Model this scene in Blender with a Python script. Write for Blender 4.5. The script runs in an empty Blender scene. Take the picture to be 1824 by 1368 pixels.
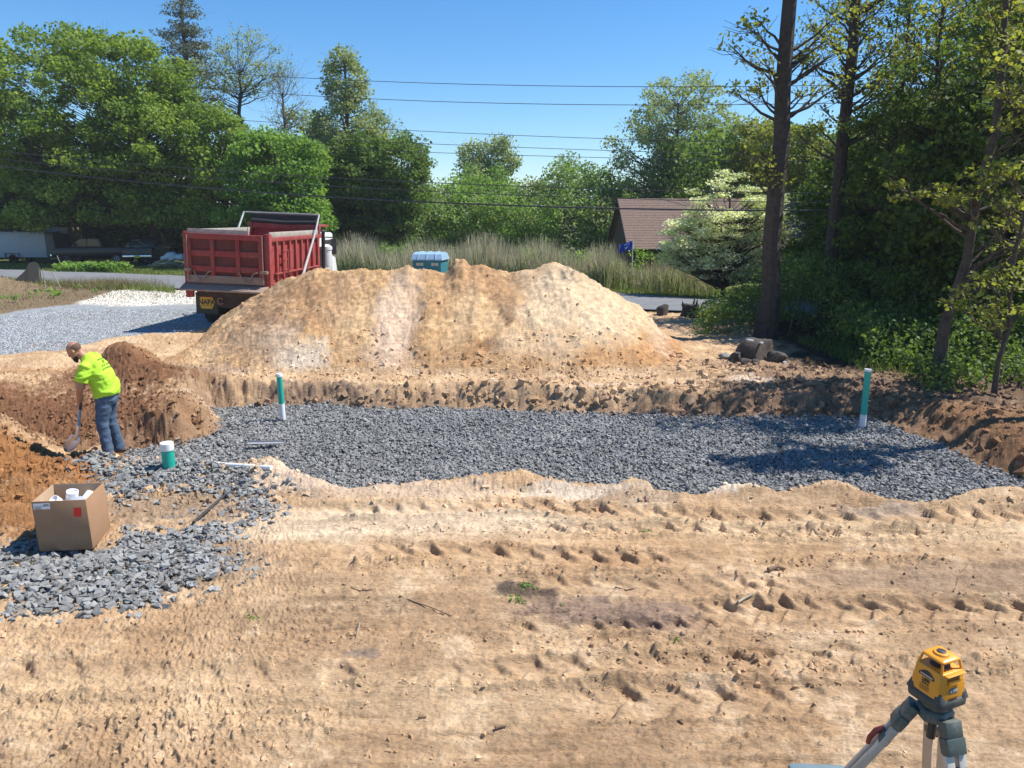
import bpy, bmesh, math, random
import numpy as np
from mathutils import Vector, Matrix
C = bpy.context.scene
R_ = math.radians
# ---------------------------------------------------------------- camera, sky, sun, exposure
CH = 3.3; PITCH = R_(12.67); F = 1330.0
cam = bpy.data.cameras.new("camera"); cam_o = bpy.data.objects.new("camera", cam)
C.collection.objects.link(cam_o)
cam_o.location = (0, 0, CH); cam_o.rotation_euler = (R_(90) - PITCH, 0, 0)
cam.sensor_width = 36; cam.lens = F/1824*36; cam.clip_start = 0.05; cam.clip_end = 3000
C.camera = cam_o
SUN = Vector((math.cos(R_(56))*0.98, math.cos(R_(56))*0.20, math.sin(R_(56)))).normalized()
w = bpy.data.worlds.new("World"); C.world = w; w.use_nodes = True
nt = w.node_tree; bg = nt.nodes["Background"]
sky = nt.nodes.new("ShaderNodeTexSky"); sky.sky_type = 'NISHITA'; sky.sun_disc = False
sky.sun_elevation = math.asin(SUN.z); sky.sun_rotation = math.atan2(SUN.x, SUN.y)
sky.air_density = 1.0; sky.dust_density = 0.0; sky.ozone_density = 6.0; sky.altitude = 0
hs = nt.nodes.new('ShaderNodeHueSaturation'); hs.inputs['Saturation'].default_value = 1.22; nt.links.new(sky.outputs[0], hs.inputs['Color']); nt.links.new(hs.outputs[0], bg.inputs[0]); bg.inputs[1].default_value = 0.105
sl = bpy.data.lights.new("sun", 'SUN'); sl.energy = 4.6; sl.angle = R_(0.5); sl.color = (1, 0.955, 0.89)
so = bpy.data.objects.new("sun", sl); C.collection.objects.link(so)
so.rotation_euler = SUN.to_track_quat('Z', 'Y').to_euler()
C.view_settings.view_transform = 'Standard'; C.view_settings.look = 'None'
C.view_settings.exposure = 0.66; C.view_settings.gamma = 1
C.render.engine = 'CYCLES'

# ---------------------------------------------------------------- pixel-free survey helpers
def ray(px, py):
    u = (px-912)/F; v = (py-684)/F
    return (u, math.cos(PITCH)-v*math.sin(PITCH), -math.sin(PITCH)-v*math.cos(PITCH))
def G(px, py, z=0.0):                   # where a sight line meets height z
    d = ray(px, py); t = (z-CH)/d[2]; return (d[0]*t, d[1]*t, z)
def P(px, py, Y):                       # where a sight line meets distance Y
    d = ray(px, py); t = Y/d[1]; return Vector((d[0]*t, Y, CH+d[2]*t))

# ---------------------------------------------------------------- noise
_rs = np.random.RandomState(7)
_perm = _rs.permutation(256).astype(np.int64); _perm = np.concatenate([_perm, _perm])
_ang = _rs.rand(256)*2*np.pi; _gx = np.cos(_ang); _gy = np.sin(_ang)
def pn(x, y, s=0):
    x = np.asarray(x, float)+s*17.31; y = np.asarray(y, float)-s*9.77
    xi = np.floor(x).astype(np.int64); yi = np.floor(y).astype(np.int64)
    xf = x-xi; yf = y-yi; u = xf*xf*xf*(xf*(xf*6-15)+10); v = yf*yf*yf*(yf*(yf*6-15)+10)
    def g(i, j):
        h = _perm[(_perm[(xi+i) & 255]+yi+j) & 255]
        return _gx[h]*(xf-i)+_gy[h]*(yf-j)
    a = g(0, 0)*(1-u)+g(1, 0)*u; b = g(0, 1)*(1-u)+g(1, 1)*u
    return (a*(1-v)+b*v)*1.5
def fbm(x, y, o=4, s=0, gain=0.5):
    t = 0; a = 1; n = 0
    for k in range(o):
        t = t+a*pn(x, y, s+k*3); n += a; a *= gain; x = np.asarray(x)*2.03; y = np.asarray(y)*2.03
    return t/n
def ss(a, b, x):
    t = np.clip((x-a)/(b-a), 0, 1); return t*t*(3-2*t)
def sdf(x, y, poly):                    # signed distance, inside negative
    d = np.full(np.shape(x), 1e9); ins = np.zeros(np.shape(x), bool); n = len(poly)
    for i in range(n):
        ax, ay = poly[i][:2]; bx, by = poly[(i+1) % n][:2]
        ex, ey = bx-ax, by-ay; wx, wy = x-ax, y-ay
        t = np.clip((wx*ex+wy*ey)/(ex*ex+ey*ey+1e-12), 0, 1)
        d = np.minimum(d, (wx-ex*t)**2+(wy-ey*t)**2)
        c = ((ay > y) != (by > y)) & (x < (bx-ax)*(y-ay)/((by-ay) if by != ay else 1e-12)+ax)
        ins ^= c
    d = np.sqrt(d); return np.where(ins, -d, d)

# ---------------------------------------------------------------- mesh helpers
def link(o): C.collection.objects.link(o)
def np_mesh(name, V, faces, k, mats=(), attrs=None, smooth=False, mi=None):
    V = np.asarray(V, np.float32); faces = np.asarray(faces, np.int32)
    me = bpy.data.meshes.new(name); me.vertices.add(len(V)); me.vertices.foreach_set('co', V.ravel())
    nf = len(faces); me.loops.add(nf*k); me.loops.foreach_set('vertex_index', faces.ravel())
    me.polygons.add(nf); me.polygons.foreach_set('loop_start', np.arange(0, nf*k, k, dtype=np.int32))
    me.polygons.foreach_set('loop_total', np.full(nf, k, np.int32))
    me.polygons.foreach_set('use_smooth', np.full(nf, bool(smooth)))
    if mi is not None: me.polygons.foreach_set('material_index', np.asarray(mi, np.int32))
    for nm, (typ, arr) in (attrs or {}).items():
        a = me.attributes.new(nm, typ, 'POINT')
        a.data.foreach_set('color' if typ == 'FLOAT_COLOR' else 'value', np.asarray(arr, np.float32).ravel())
    me.update(calc_edges=True); 
    for m in mats: me.materials.append(m)
    return me
def obj(name, me, parent=None):
    o = bpy.data.objects.new(name, me); link(o)
    if parent is not None: o.parent = parent
    return o
def tag(o, label=None, cat=None, group=None, kind=None):
    if label: o['label'] = label
    if cat: o['category'] = cat
    if group: o['group'] = group
    if kind: o['kind'] = kind
    return o
def thing(name, label, cat, loc=(0, 0, 0), rot=(0, 0, 0), group=None):
    o = bpy.data.objects.new(name, None); link(o); o.location = loc; o.rotation_euler = rot
    o.empty_display_size = 0.2
    return tag(o, label, cat, group)

class MB:
    def __init__(s): s.v = []; s.f = []
    def add(s, vs, fs):
        n = len(s.v); s.v += [Vector(v) for v in vs]; s.f += [tuple(i+n for i in f) for f in fs]; return s
    def box(s, c, size, rot=None, top=None, shear=None):
        hx, hy, hz = size[0]/2, size[1]/2, size[2]/2; tx, ty = top if top else (1, 1)
        vs = [Vector((x*hx, y*hy, -hz)) for x, y in ((-1, -1), (1, -1), (1, 1), (-1, 1))] + \
             [Vector((x*hx*tx, y*hy*ty, hz)) for x, y in ((-1, -1), (1, -1), (1, 1), (-1, 1))]
        if shear: vs = [v if v.z < 0 else v+Vector(shear) for v in vs]
        if rot is not None: vs = [rot @ v for v in vs]
        c = Vector(c)
        return s.add([v+c for v in vs], [(3, 2, 1, 0), (4, 5, 6, 7), (0, 1, 5, 4), (1, 2, 6, 5), (2, 3, 7, 6), (3, 0, 4, 7)])
    def bb(s, x0, x1, y0, y1, z0, z1):
        return s.box(((x0+x1)/2, (y0+y1)/2, (z0+z1)/2), (abs(x1-x0), abs(y1-y0), abs(z1-z0)))
    def tube(s, pts, r, k=10, cap=True):
        pts = [Vector(p) for p in pts]; n = len(pts)
        rs = r if hasattr(r, '__len__') else [r]*n
        vs = []; prev = None
        for i, p in enumerate(pts):
            t = (pts[min(i+1, n-1)]-pts[max(i-1, 0)]).normalized()
            a = prev if prev is not None else Vector((0, 0, 1)) if abs(t.z) < 0.9 else Vector((1, 0, 0))
            b = t.cross(a).normalized(); a = b.cross(t).normalized(); prev = a
            for j in range(k):
                th = 2*math.pi*j/k; vs.append(p+(a*math.cos(th)+b*math.sin(th))*rs[i])
        fs = [(i*k+j, i*k+(j+1) % k, (i+1)*k+(j+1) % k, (i+1)*k+j) for i in range(n-1) for j in range(k)]
        if cap: fs += [tuple(range(k-1, -1, -1)), tuple(range((n-1)*k, n*k))]
        return s.add(vs, fs)
    def lathe(s, prof, c=(0, 0, 0), k=24, M=None):
        c = Vector(c); vs = []; n = len(prof)
        for r, z in prof:
            for j in range(k):
                th = 2*math.pi*j/k; v = Vector((r*math.cos(th), r*math.sin(th), z))
                vs.append((M @ v if M is not None else v)+c)
        fs = [(i*k+j, i*k+(j+1) % k, (i+1)*k+(j+1) % k, (i+1)*k+j) for i in range(n-1) for j in range(k)]
        fs += [tuple(range(k-1, -1, -1)), tuple(range((n-1)*k, n*k))]
        return s.add(vs, fs)
    def prism(s, poly, d0, d1, M=None):     # poly in (x,z), extruded along y
        n = len(poly); vs = [Vector((x, d0, z)) for x, z in poly]+[Vector((x, d1, z)) for x, z in poly]
        if M is not None: vs = [M @ v for v in vs]
        return s.add(vs, [tuple(range(n)), tuple(range(2*n-1, n-1, -1))]+[(i, i+n, (i+1) % n+n, (i+1) % n) for i in range(n)])
    def ell(s, c, r, M=None, ku=16, kv=10):
        vs = []; c = Vector(c)
        for i in range(1, kv):
            ph = math.pi*i/kv
            for j in range(ku):
                th = 2*math.pi*j/ku
                v = Vector((r[0]*math.sin(ph)*math.cos(th), r[1]*math.sin(ph)*math.sin(th), r[2]*math.cos(ph)))
                vs.append((M @ v if M is not None else v)+c)
        t = Vector((0, 0, r[2])); b = Vector((0, 0, -r[2])); n = len(vs)
        vs += [(M @ t if M is not None else t)+c, (M @ b if M is not None else b)+c]
        fs = [(i*ku+j, (i+1)*ku+j, (i+1)*ku+(j+1) % ku, i*ku+(j+1) % ku) for i in range(kv-2) for j in range(ku)]
        fs += [(n, j, (j+1) % ku) for j in range(ku)]+[(n+1, (kv-2)*ku+(j+1) % ku, (kv-2)*ku+j) for j in range(ku)]
        return s.add(vs, fs)
    def xf(s, M): s.v = [M @ v for v in s.v]; return s
    def build(s, name, m, parent=None, bevel=0, smooth=None, world=None, remesh=0, noise=0):
        me = bpy.data.meshes.new(name)
        vs = s.v
        if world is not None:
            Mi = (Matrix.Translation(world.location) @ world.rotation_euler.to_matrix().to_4x4()).inverted()
            vs = [Mi @ v for v in vs]
        me.from_pydata([tuple(v) for v in vs], [], s.f)
        bm = bmesh.new(); bm.from_mesh(me); bmesh.ops.recalc_face_normals(bm, faces=bm.faces); bm.to_mesh(me); bm.free()
        me.materials.append(m); o = obj(name, me, parent)
        if remesh or bevel:
            if remesh:
                q = o.modifiers.new('r', 'REMESH'); q.mode = 'VOXEL'; q.voxel_size = remesh
                q2 = o.modifiers.new('s', 'SMOOTH'); q2.iterations = 6 if smooth is None else smooth; q2.factor = 0.5
            else:
                q = o.modifiers.new('b', 'BEVEL'); q.width = bevel; q.segments = 2; q.limit_method = 'ANGLE'; q.angle_limit = R_(40)
            par = o.parent; o.parent = None; bpy.context.view_layer.update()
            dg = bpy.context.evaluated_depsgraph_get(); nm = bpy.data.meshes.new_from_object(o.evaluated_get(dg))
            o.modifiers.clear(); o.data = nm; nm.name = name; o.parent = par; me = nm
            if remesh:
                if not me.materials: me.materials.append(m)
                if noise:
                    co = np.empty(len(me.vertices)*3, np.float32); me.vertices.foreach_get('co', co); co = co.reshape(-1, 3)
                    no = np.empty(len(me.vertices)*3, np.float32); me.vertices.foreach_get('normal', no); no = no.reshape(-1, 3)
                    f, a = noise
                    d = fbm(co[:, 0]*f+co[:, 2]*f*0.5, co[:, 2]*f*1.6-co[:, 1]*f*.7, 3, 5)*a
                    me.vertices.foreach_set('co', (co+no*d[:, None]).astype(np.float32).ravel())
        if remesh:
            me.polygons.foreach_set('use_smooth', np.ones(len(me.polygons), bool))
        elif smooth is not False:
            me.polygons.foreach_set('use_smooth', np.ones(len(me.polygons), bool)); me.set_sharp_from_angle(angle=R_(35))
        if smooth is False and not remesh: me.polygons.foreach_set('use_smooth', np.zeros(len(me.polygons), bool))
        me.update()
        return o
def part(name, mb, m, parent, **k): return mb.build(name, m, parent, **k)
def text_mb(txt, size, M, ext=0.002):
    cu = bpy.data.curves.new('t', 'FONT'); cu.body = txt; cu.size = size; cu.extrude = ext; cu.align_x = 'CENTER'; cu.align_y = 'CENTER'; cu.offset = size*.035
    o = bpy.data.objects.new('t', cu); link(o); bpy.context.view_layer.update()
    me = bpy.data.meshes.new_from_object(o.evaluated_get(bpy.context.evaluated_depsgraph_get()))
    mb = MB(); mb.add([M @ v.co for v in me.vertices], [tuple(p.vertices) for p in me.polygons])
    bpy.data.objects.remove(o); bpy.data.curves.remove(cu); bpy.data.meshes.remove(me); return mb

# ---------------------------------------------------------------- materials
def N(nt, t, **k):
    n = nt.nodes.new(t)
    for a, b in k.items(): setattr(n, a, b)
    return n
def mat(name, col, rough=0.6, metal=0.0, var=0.15, vs=6.0, dirt=0.0, dcol=(0.3, 0.2, 0.12), bump=0.0, bs=60.0, spec=0.5, trans=0, attr=None):
    m = bpy.data.materials.new(name); m.use_nodes = True; nt = m.node_tree; b = nt.nodes["Principled BSDF"]
    b.inputs['Roughness'].default_value = rough; b.inputs['Metallic'].default_value = metal
    b.inputs['Specular IOR Level'].default_value = spec
    if trans: b.inputs['Transmission Weight'].default_value = trans
    L = nt.links.new; tc = N(nt, 'ShaderNodeTexCoord')
    n1 = N(nt, 'ShaderNodeTexNoise'); n1.inputs['Scale'].default_value = vs; n1.inputs['Detail'].default_value = 6; n1.inputs['Roughness'].default_value = 0.65
    L(tc.outputs['Object'], n1.inputs['Vector'])
    mr = N(nt, 'ShaderNodeMapRange'); mr.inputs[1].default_value = 0.3; mr.inputs[2].default_value = 0.7
    mr.inputs[3].default_value = 1-var; mr.inputs[4].default_value = 1+var; L(n1.outputs[0], mr.inputs[0])
    vm = N(nt, 'ShaderNodeVectorMath', operation='SCALE')
    if attr:
        at = N(nt, 'ShaderNodeAttribute', attribute_name=attr); L(at.outputs['Color'], vm.inputs[0])
    else: vm.inputs[0].default_value = col[:3]
    L(mr.outputs[0], vm.inputs['Scale']); out = vm.outputs[0]
    if dirt:
        n2 = N(nt, 'ShaderNodeTexNoise'); n2.inputs['Scale'].default_value = vs*0.6; n2.inputs['Detail'].default_value = 10; n2.inputs['Roughness'].default_value = 0.75
        L(tc.outputs['Object'], n2.inputs['Vector'])
        r2 = N(nt, 'ShaderNodeMapRange'); r2.inputs[1].default_value = 0.62-dirt*0.3; r2.inputs[2].default_value = 0.75-dirt*0.2; r2.inputs[4].default_value = min(1, dirt*1.3)
        L(n2.outputs[0], r2.inputs[0]); mx = N(nt, 'ShaderNodeMix', data_type='RGBA'); L(r2.outputs[0], mx.inputs[0])
        L(out, mx.inputs[6]); mx.inputs[7].default_value = (*dcol, 1); out = mx.outputs[2]
    L(out, b.inputs['Base Color'])
    if bump:
        n3 = N(nt, 'ShaderNodeTexNoise'); n3.inputs['Scale'].default_value = bs; n3.inputs['Detail'].default_value = 8; n3.inputs['Roughness'].default_value = 0.7
        L(tc.outputs['Object'], n3.inputs['Vector']); bp = N(nt, 'ShaderNodeBump'); bp.inputs['Strength'].default_value = 1; bp.inputs['Distance'].default_value = bump
        L(n3.outputs[0], bp.inputs['Height']); L(bp.outputs[0], b.inputs['Normal'])
    return m
def leaf_mat(name, c1, c2, tr=0.35, rough=0.6):
    m = bpy.data.materials.new(name); m.use_nodes = True; nt = m.node_tree; L = nt.links.new
    b = nt.nodes["Principled BSDF"]; b.inputs['Roughness'].default_value = rough; b.inputs['Specular IOR Level'].default_value = 0.25
    at = N(nt, 'ShaderNodeAttribute', attribute_name='v'); mx = N(nt, 'ShaderNodeMix', data_type='RGBA')
    L(at.outputs['Fac'], mx.inputs[0]); mx.inputs[6].default_value = (*c1, 1); mx.inputs[7].default_value = (*c2, 1)
    L(mx.outputs[2], b.inputs['Base Color']); t = N(nt, 'ShaderNodeBsdfTranslucent')
    g = N(nt, 'ShaderNodeMix', data_type='RGBA', blend_type='MULTIPLY'); g.inputs[0].default_value = 1
    L(mx.outputs[2], g.inputs[6]); g.inputs[7].default_value = (1.5, 1.5, 0.7, 1); L(g.outputs[2], t.inputs[0])
    ms = N(nt, 'ShaderNodeMixShader'); ms.inputs[0].default_value = tr; L(b.outputs[0], ms.inputs[1]); L(t.outputs[0], ms.inputs[2])
    L(ms.outputs[0], nt.nodes["Material Output"].inputs[0]); return m
# ================================================================ TERRAIN
def GP(l, z=0.0): return [G(a, b, z)[:2] for a, b in l]
PIT_Z = -0.36
crest = GP([(200, 822), (330, 826), (420, 836), (500, 840), (560, 862), (620, 874), (700, 864), (800, 856), (900, 846), (1000, 862), (1100, 866), (1150, 858), (1200, 884), (1240, 888), (1300, 872), (1380, 886), (1480, 874), (1560, 890), (1650, 902), (1740, 886), (1824, 884), (2000, 886), (2200, 900)], 0.04)
back = GP([(230, 800), (330, 796), (392, 772), (398, 748), (380, 727), (460, 724), (560, 722), (640, 726), (700, 728), (800, 726), (900, 733), (1000, 736), (1150, 740), (1300, 742), (1420, 745), (1500, 744), (1570, 752), (1650, 785), (1740, 828), (1824, 858), (2000, 905), (2300, 960)], PIT_Z)
pit_poly = [(x, y+0.34) for x, y in crest]
pit_poly = [p for p in pit_poly if p[0] < 9.0]
bk = list(reversed([p for p in back if p[0] < 9.6]))
pit_poly = pit_poly+bk
drive_poly = GP([(-900, 640), (0, 632), (100, 624), (200, 606), (300, 600), (390, 580), (470, 545), (520, 500), (330, 534), (230, 540), (160, 539), (60, 549), (0, 560), (-900, 600)])
white_poly = GP([(140, 541), (200, 520), (250, 512), (330, 509), (560, 512), (560, 545), (330, 541), (230, 545)])
stone_poly = GP([(165, 832), (230, 826), (330, 832), (420, 845), (490, 890), (455, 915), (400, 935), (392, 985), (400, 1015), (330, 1050), (240, 1070), (160, 1095), (70, 1090), (10, 1050), (-120, 1040), (-140, 985), (60, 975), (190, 965), (210, 920), (180, 870)])
# spoil heap: crest profile measured at distance 19
prof = [(330, 640), (380, 577), (440, 534), (500, 503), (560, 479), (600, 483), (640, 482), (700, 480), (728, 473), (745, 479), (790, 487), (801, 477), (810, 463), (821, 461), (832, 474), (862, 472), (900, 488), (940, 481), (985, 469), (1020, 481), (1060, 501), (1100, 520), (1140, 547), (1180, 592), (1220, 622), (1262, 650), (1290, 668)]
YR = 18.6
prx = np.array([P(a, b, YR).x for a, b in prof]); prz = np.array([P(a, b, YR).z for a, b in prof])
def mound(x, y):
    wx = x+0.22*fbm(x*.8, y*.8, 3, 40); T = np.interp(wx, prx, prz, left=-2, right=-2)
    # local smoothing of the crest away from the ridge line
    Tb = 0.5*(np.interp(wx-0.5, prx, prz, left=-2, right=-2)+np.interp(wx+0.5, prx, prz, left=-2, right=-2))
    k = ss(0.25, 1.2, np.abs(y-YR)); T = T*(1-k)+Tb*k
    T = np.maximum(T, -0.6)
    yf = 15.5+0.25*fbm(x*.6, x*0+3, 2, 44)+0.02*(x+1)**2*0.1
    yr = YR+0.25*fbm(x*.35, x*0, 2, 47)*0
    gully = 0.14*np.abs(fbm(x*.8+y*.3, y*.5+x*.2, 4, 50))*ss(15.5, 17.5, y)*(1-ss(YR-0.5, YR, y))
    f = np.clip((y-yf)/(yr-yf), -0.5, 1.0); f = np.where(f > 0, f**0.86, f)
    b = np.clip((22.6-y)/(22.6-yr), -0.5, 1.0)
    q = np.minimum(f, b)
    h = np.where((q < 0) & (T < 0), -0.6, T*q)-gully
    h = np.where(T < 0, np.minimum(h, T), h)
    return np.where(q < 0, np.minimum(h, -0.05+q), h)
bumps = []
def bump(px, py, a, rx, ry=None, z=0.0): 
    g = G(px, py, z); bumps.append((g[0], g[1], a, rx, ry or rx))
bump(228, 676, 0.72, 0.62, 0.55); bump(265, 690, 0.35, 0.8, 0.6); bump(180, 668, 0.25, 0.7, 0.5)
bump(325, 742, 0.24, 0.75, 0.7); bump(360, 735, .10, .3, .3); bump(290, 760, .10, .3, .25); bump(370, 690, 0.22, 0.9, 0.5); bump(300, 720, 0.15, 0.7, .5)
bump(60, 690, 0.22, 1.2, 0.6); bump(-60, 720, 0.45, 1.0, 0.9); bump(0, 800, 0.46, 0.6, 0.5); bump(-60, 840, 0.5, .7, .7)
bump(120, 850, 0.20, 0.35, 0.22); bump(185, 838, 0.14, 0.25, 0.16); bump(50, 880, 0.24, 0.5, 0.35); bump(10, 930, 0.18, 0.5, 0.3)
bump(130, 800, -0.20, 0.55, 0.35); bump(80, 770, -0.18, 0.5, 0.4)
bump(110, 985, -0.13, 0.50, 0.30); bump(470, 850, 0.12, 0.35, 0.25); bump(520, 860, 0.08, 0.6, 0.3)
bump(905, 862, 0.10, 0.5, 0.22); bump(1148, 874, 0.08, 0.28, 0.2); bump(1310, 890, 0.07, 0.28, 0.2); bump(1400, 895, 0.07, 0.6, 0.2); bump(1500, 885, 0.11, 0.4, 0.22); bump(1780, 893, 0.11, 0.5, 0.22)
bump(420, 845, 0.07, 0.5, 0.2)
# bank to the right of the pit and the rough ground behind it
bump(1700, 745, 0.12, 0.8, 0.8); bump(1830, 800, 0.14, 0.7, 0.9); bump(1600, 712, 0.16, 0.6, .6); bump(1790, 690, 0.22, 0.9, 0.5); bump(1960, 830, .2, .8, 1.0); bump(1920, 720, .2, 1, 1)
bump(1400, 670, 0.15, 1.2, 0.6); bump(1250, 672, 0.15, 1.0, 0.6); bump(1500, 690, 0.14, 0.8, .4)
bump(600, 700, 0.06, 0.8, .3); bump(930, 688, 0.12, 0.9, .3); bump(760, 690, .08, .5, .3)
bump(300, 605, 0.14, 1.8, 0.5); bump(120, 640, 0.12, 2.2, 0.35); bump(-20, 650, 0.14, 2.2, 0.35)
bump(-60, 520, 0.55, 2.6, 2.0); bump(-160, 525, 0.8, 3, 3)
bump(100, 506, 0.12, 3.0, 1.5)
tracks = [([(420, 930), (560, 915), (900, 904), (1250, 925), (1824, 925), (2200, 920)], 0.40, 0.30, 1.1, 560, 2200),
          ([(700, 950), (1000, 945), (1250, 950), (1500, 960), (1824, 955)], 0.30, 0.30, 1.0, 900, 1700),
          ([(300, 985), (700, 985), (1000, 1000), (1300, 1010), (1824, 985), (2200, 970)], 0.42, 0.32, 1.0, 620, 1270),
          ([(200, 1060), (700, 1055), (1000, 1050), (1300, 1052), (1824, 1040)], 0.34, 0.28, 0.8, 950, 1500),
          ([(0, 1130), (900, 1110), (1400, 1085), (1824, 1092), (2200, 1090)], 0.36, 0.25, 1.0, 1240, 2200),
          ([(0, 1140), (900, 1128), (1400, 1115), (1824, 1120)], 0.22, 0.25, 0.8, 900, 1400),
          ([(0, 1180), (400, 1200), (900, 1200), (1400, 1175), (1824, 1165), (2200, 1165)], 0.30, 0.31, 0.8, 780, 1560),
          ([(-200, 1290), (400, 1272), (900, 1260), (1300, 1248), (1824, 1240), (2200, 1240)], 0.36, 0.33, 0.8, 1050, 1500),
          ([(-200, 1200), (200, 1205), (700, 1215), (1200, 1230)], 0.40, 0.35, 0.5, -200, 700)]
tracks = [(np.array(GP(a)), b, c, d, G(w0, 1000)[0]*0+G(w0, np.mean([q[1] for q in a]))[0], G(w1, np.mean([q[1] for q in a]))[0]) for a, b, c, d, w0, w1 in tracks]
ridges = [([(1040, 1168), (1300, 1172), (1600, 1185), (1824, 1180)], 0.035, 0.10), ([(560, 1010), (800, 1015), (1000, 1030)], 0.05, 0.09),
          ([(1350, 1015), (1500, 1000), (1700, 1010)], 0.045, 0.08), ([(150, 1290), (450, 1300), (620, 1290)], 0.045, 0.14), ([(600, 946), (1000, 948), (1400, 960), (1824, 955)], 0.03, 0.07),
          ([(-100, 1245), (600, 1225), (1100, 1215), (1824, 1205)], 0.03, .07), ([(400, 1140), (900, 1140), (1824, 1125)], 0.02, .06)]
ridges = [(np.array(GP(a)), b, c) for a, b, c in ridges]
far_drop = lambda x, y: -0.35*ss(3, 9, x)*ss(27, 36, y)
road_near = [G(340, 509)[:2], G(1250, 549)[:2]]; road_far = [G(0, 481)[:2], G(1250, 527)[:2]]
def road_d(x, y, l):
    (ax, ay), (bx, by) = l; return (y-(ay+(by-ay)*(x-ax)/(bx-ax)))*abs(bx-ax)/math.hypot(bx-ax, by-ay)
def Hbase(x, y):
    h = far_drop(x, y)+0.05*fbm(x*.3, y*.3, 3, 1)*ss(0, 3, y)
    return h
def H(x, y, fine=True):
    x = np.asarray(x, float); y = np.asarray(y, float)
    h = Hbase(x, y)
    wx = x+0.18*fbm(x*1.3, y*1.3, 3, 11); wy = y+0.18*fbm(x*1.3, y*1.3, 3, 12)
    for bx, by, a, rx, ry in bumps:
        q = ((wx-bx)/rx)**2+((wy-by)/ry)**2; h = h+a*np.exp(-q)
    near = (y < 15) & (y > 6.5) & (np.abs(x) < 20)
    d = np.full(x.shape, 9.0)
    if near.any(): d[near] = sdf(x[near], y[near], pit_poly)
    bk_ = ss(10.2, 11.2, y)
    dn = d+(0.10+.16*bk_)*fbm(x*2.2, y*2.2, 4, 15)*ss(0, .3, np.abs(d))+0.10*np.abs(fbm(x*1.1, y*1.1, 3, 16))+bk_*.05*fbm(x*5, y*5, 3, 17)*ss(0, .2, d)
    wall = 0.32+0.25*bk_+0.45*ss(5.5, 7.0, x)*ss(8.9, 9.6, y)
    k = 1-ss(-0.02, 1, dn/wall)
    h = h*(1-k)+(PIT_Z-0.03+0.05*fbm(x*.7, y*.7, 3, 19))*k
    # loose lip round the pit
    lip = np.exp(-((d-0.42)/0.22)**2)*(0.06+0.07*fbm(x*1.7, y*1.7, 3, 18))*(y < 11)
    h = h+lip
    m = mound(x, y); h = np.where(m > -0.3, np.logaddexp(h*14, (m)*14)/14*1.0-0.0, h)
    inpit = ss(-0.05, 0.08, d)
    # texture of the dirt
    dirt = (1-ss(26, 30, y))*inpit
    Y0_ = y; y = y+0.95*h      # steep faces get their own relief
    dz = 0.035*fbm(x*2.1, y*2.1, 3, 20)+0.022*np.abs(fbm(x*5, y*5, 3, 21))
    rough = ss(0.1, -0.5, fbm(x*.45, y*.45, 2, 22))
    flat = ss(8.8, 8.0, y)*ss(-3.0, -1.5, x+(y-6)*0.2)
    loose = 1-0.62*flat
    wk = ss(-3.0, -3.8, x)*ss(8.0, 8.8, Y0_)*ss(15.5, 14.5, Y0_); loose = loose*(1+.9*wk); dz = dz*(0.6+0.8*loose)
    dz = dz+(m > .3)*ss(.3, .6, m)*(0.07*fbm(x*1.5, y*1.0, 3, 41)+.07*np.maximum(0, fbm(x*3.0, y*2.4, 3, 42)))
    sm = 1-0.62*ss(-.1, .3, fbm(x*.7, y*.35, 3, 39))*(m > .25)
    loose = loose*sm
    if fine:
        c1 = fbm(x*(13-4.5*flat), y*(13+5*flat), 3, 23); c2 = fbm(x*31, y*31, 2, 24)
        clod = np.maximum(0, c1-0.05)**1.0
        dz = dz+loose*(0.06*clod+0.022*np.maximum(0, c2))+(0.010-.0085*flat)*c2+0.012*fbm(x*4, y*14, 3, 26)*flat
        dz = dz+0.05*flat*rough*clod+0.012*flat*np.abs(fbm(x*7, y*11, 3, 28))+flat*(0.030*np.maximum(0, 0.22-np.abs(fbm(x*.5, y*5.2, 3, 29)))*3+0.020*fbm(x*.9, y*14, 3, 38))
        # torn pits on banks and on the heap
        dz = dz-loose*0.05*np.maximum(0, fbm(x*6, y*6, 2, 27)-0.25)
    y = Y0_
    for pts, wd, pitch, s, w0, w1 in tracks:
        yc = np.interp(x, pts[:, 0], pts[:, 1])+0.05*pn(x*.7, x*0+wd*9, 30); t = (y-yc)/(wd/2)
        band = ss(1.25, 0.85, np.abs(t))
        amp = s*ss(-0.8, -0.3, fbm(x*.7, x*0+pitch*31+wd*9, 2, 31))*ss(w0-.3, w0+.4, x)*(1-ss(w1-.4, w1+.3, x))
        ph = (x+0.55*np.abs(t)*wd*0.6+0.05*pn(x*1.6, y*2, 33)+pitch*.5*(t > 0))/pitch; fr = ph-np.floor(ph)
        lr = pn(np.floor(ph)*1.7+.5, x*0+wd*20+.3+7*(t > 0), 35)
        lug = -(.8+.6*lr)*ss(0.0, 0.28, fr)*ss(0.46, 0.30, fr)*(0.15+0.85*ss(0.1, .5, np.abs(t)))*(1-ss(.85, 1.1, np.abs(t)))+.8*ss(.32, .50, fr)*ss(.85, .50, fr)*(1-ss(.85, 1.1, np.abs(t)))
        jag = (1+0.8*fbm(x*12, y*12, 2, 34))*(.55+.9*ss(-.4, .4, fbm(x*1.9, y*1.9, 2, 43)))
        edge = np.exp(-((np.abs(t)-1.15)/0.2)**2)
        dz = dz*(1-0.7*band*amp)+amp*(-0.022*band+0.038*lug*band*jag+0.035*edge*jag)
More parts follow.
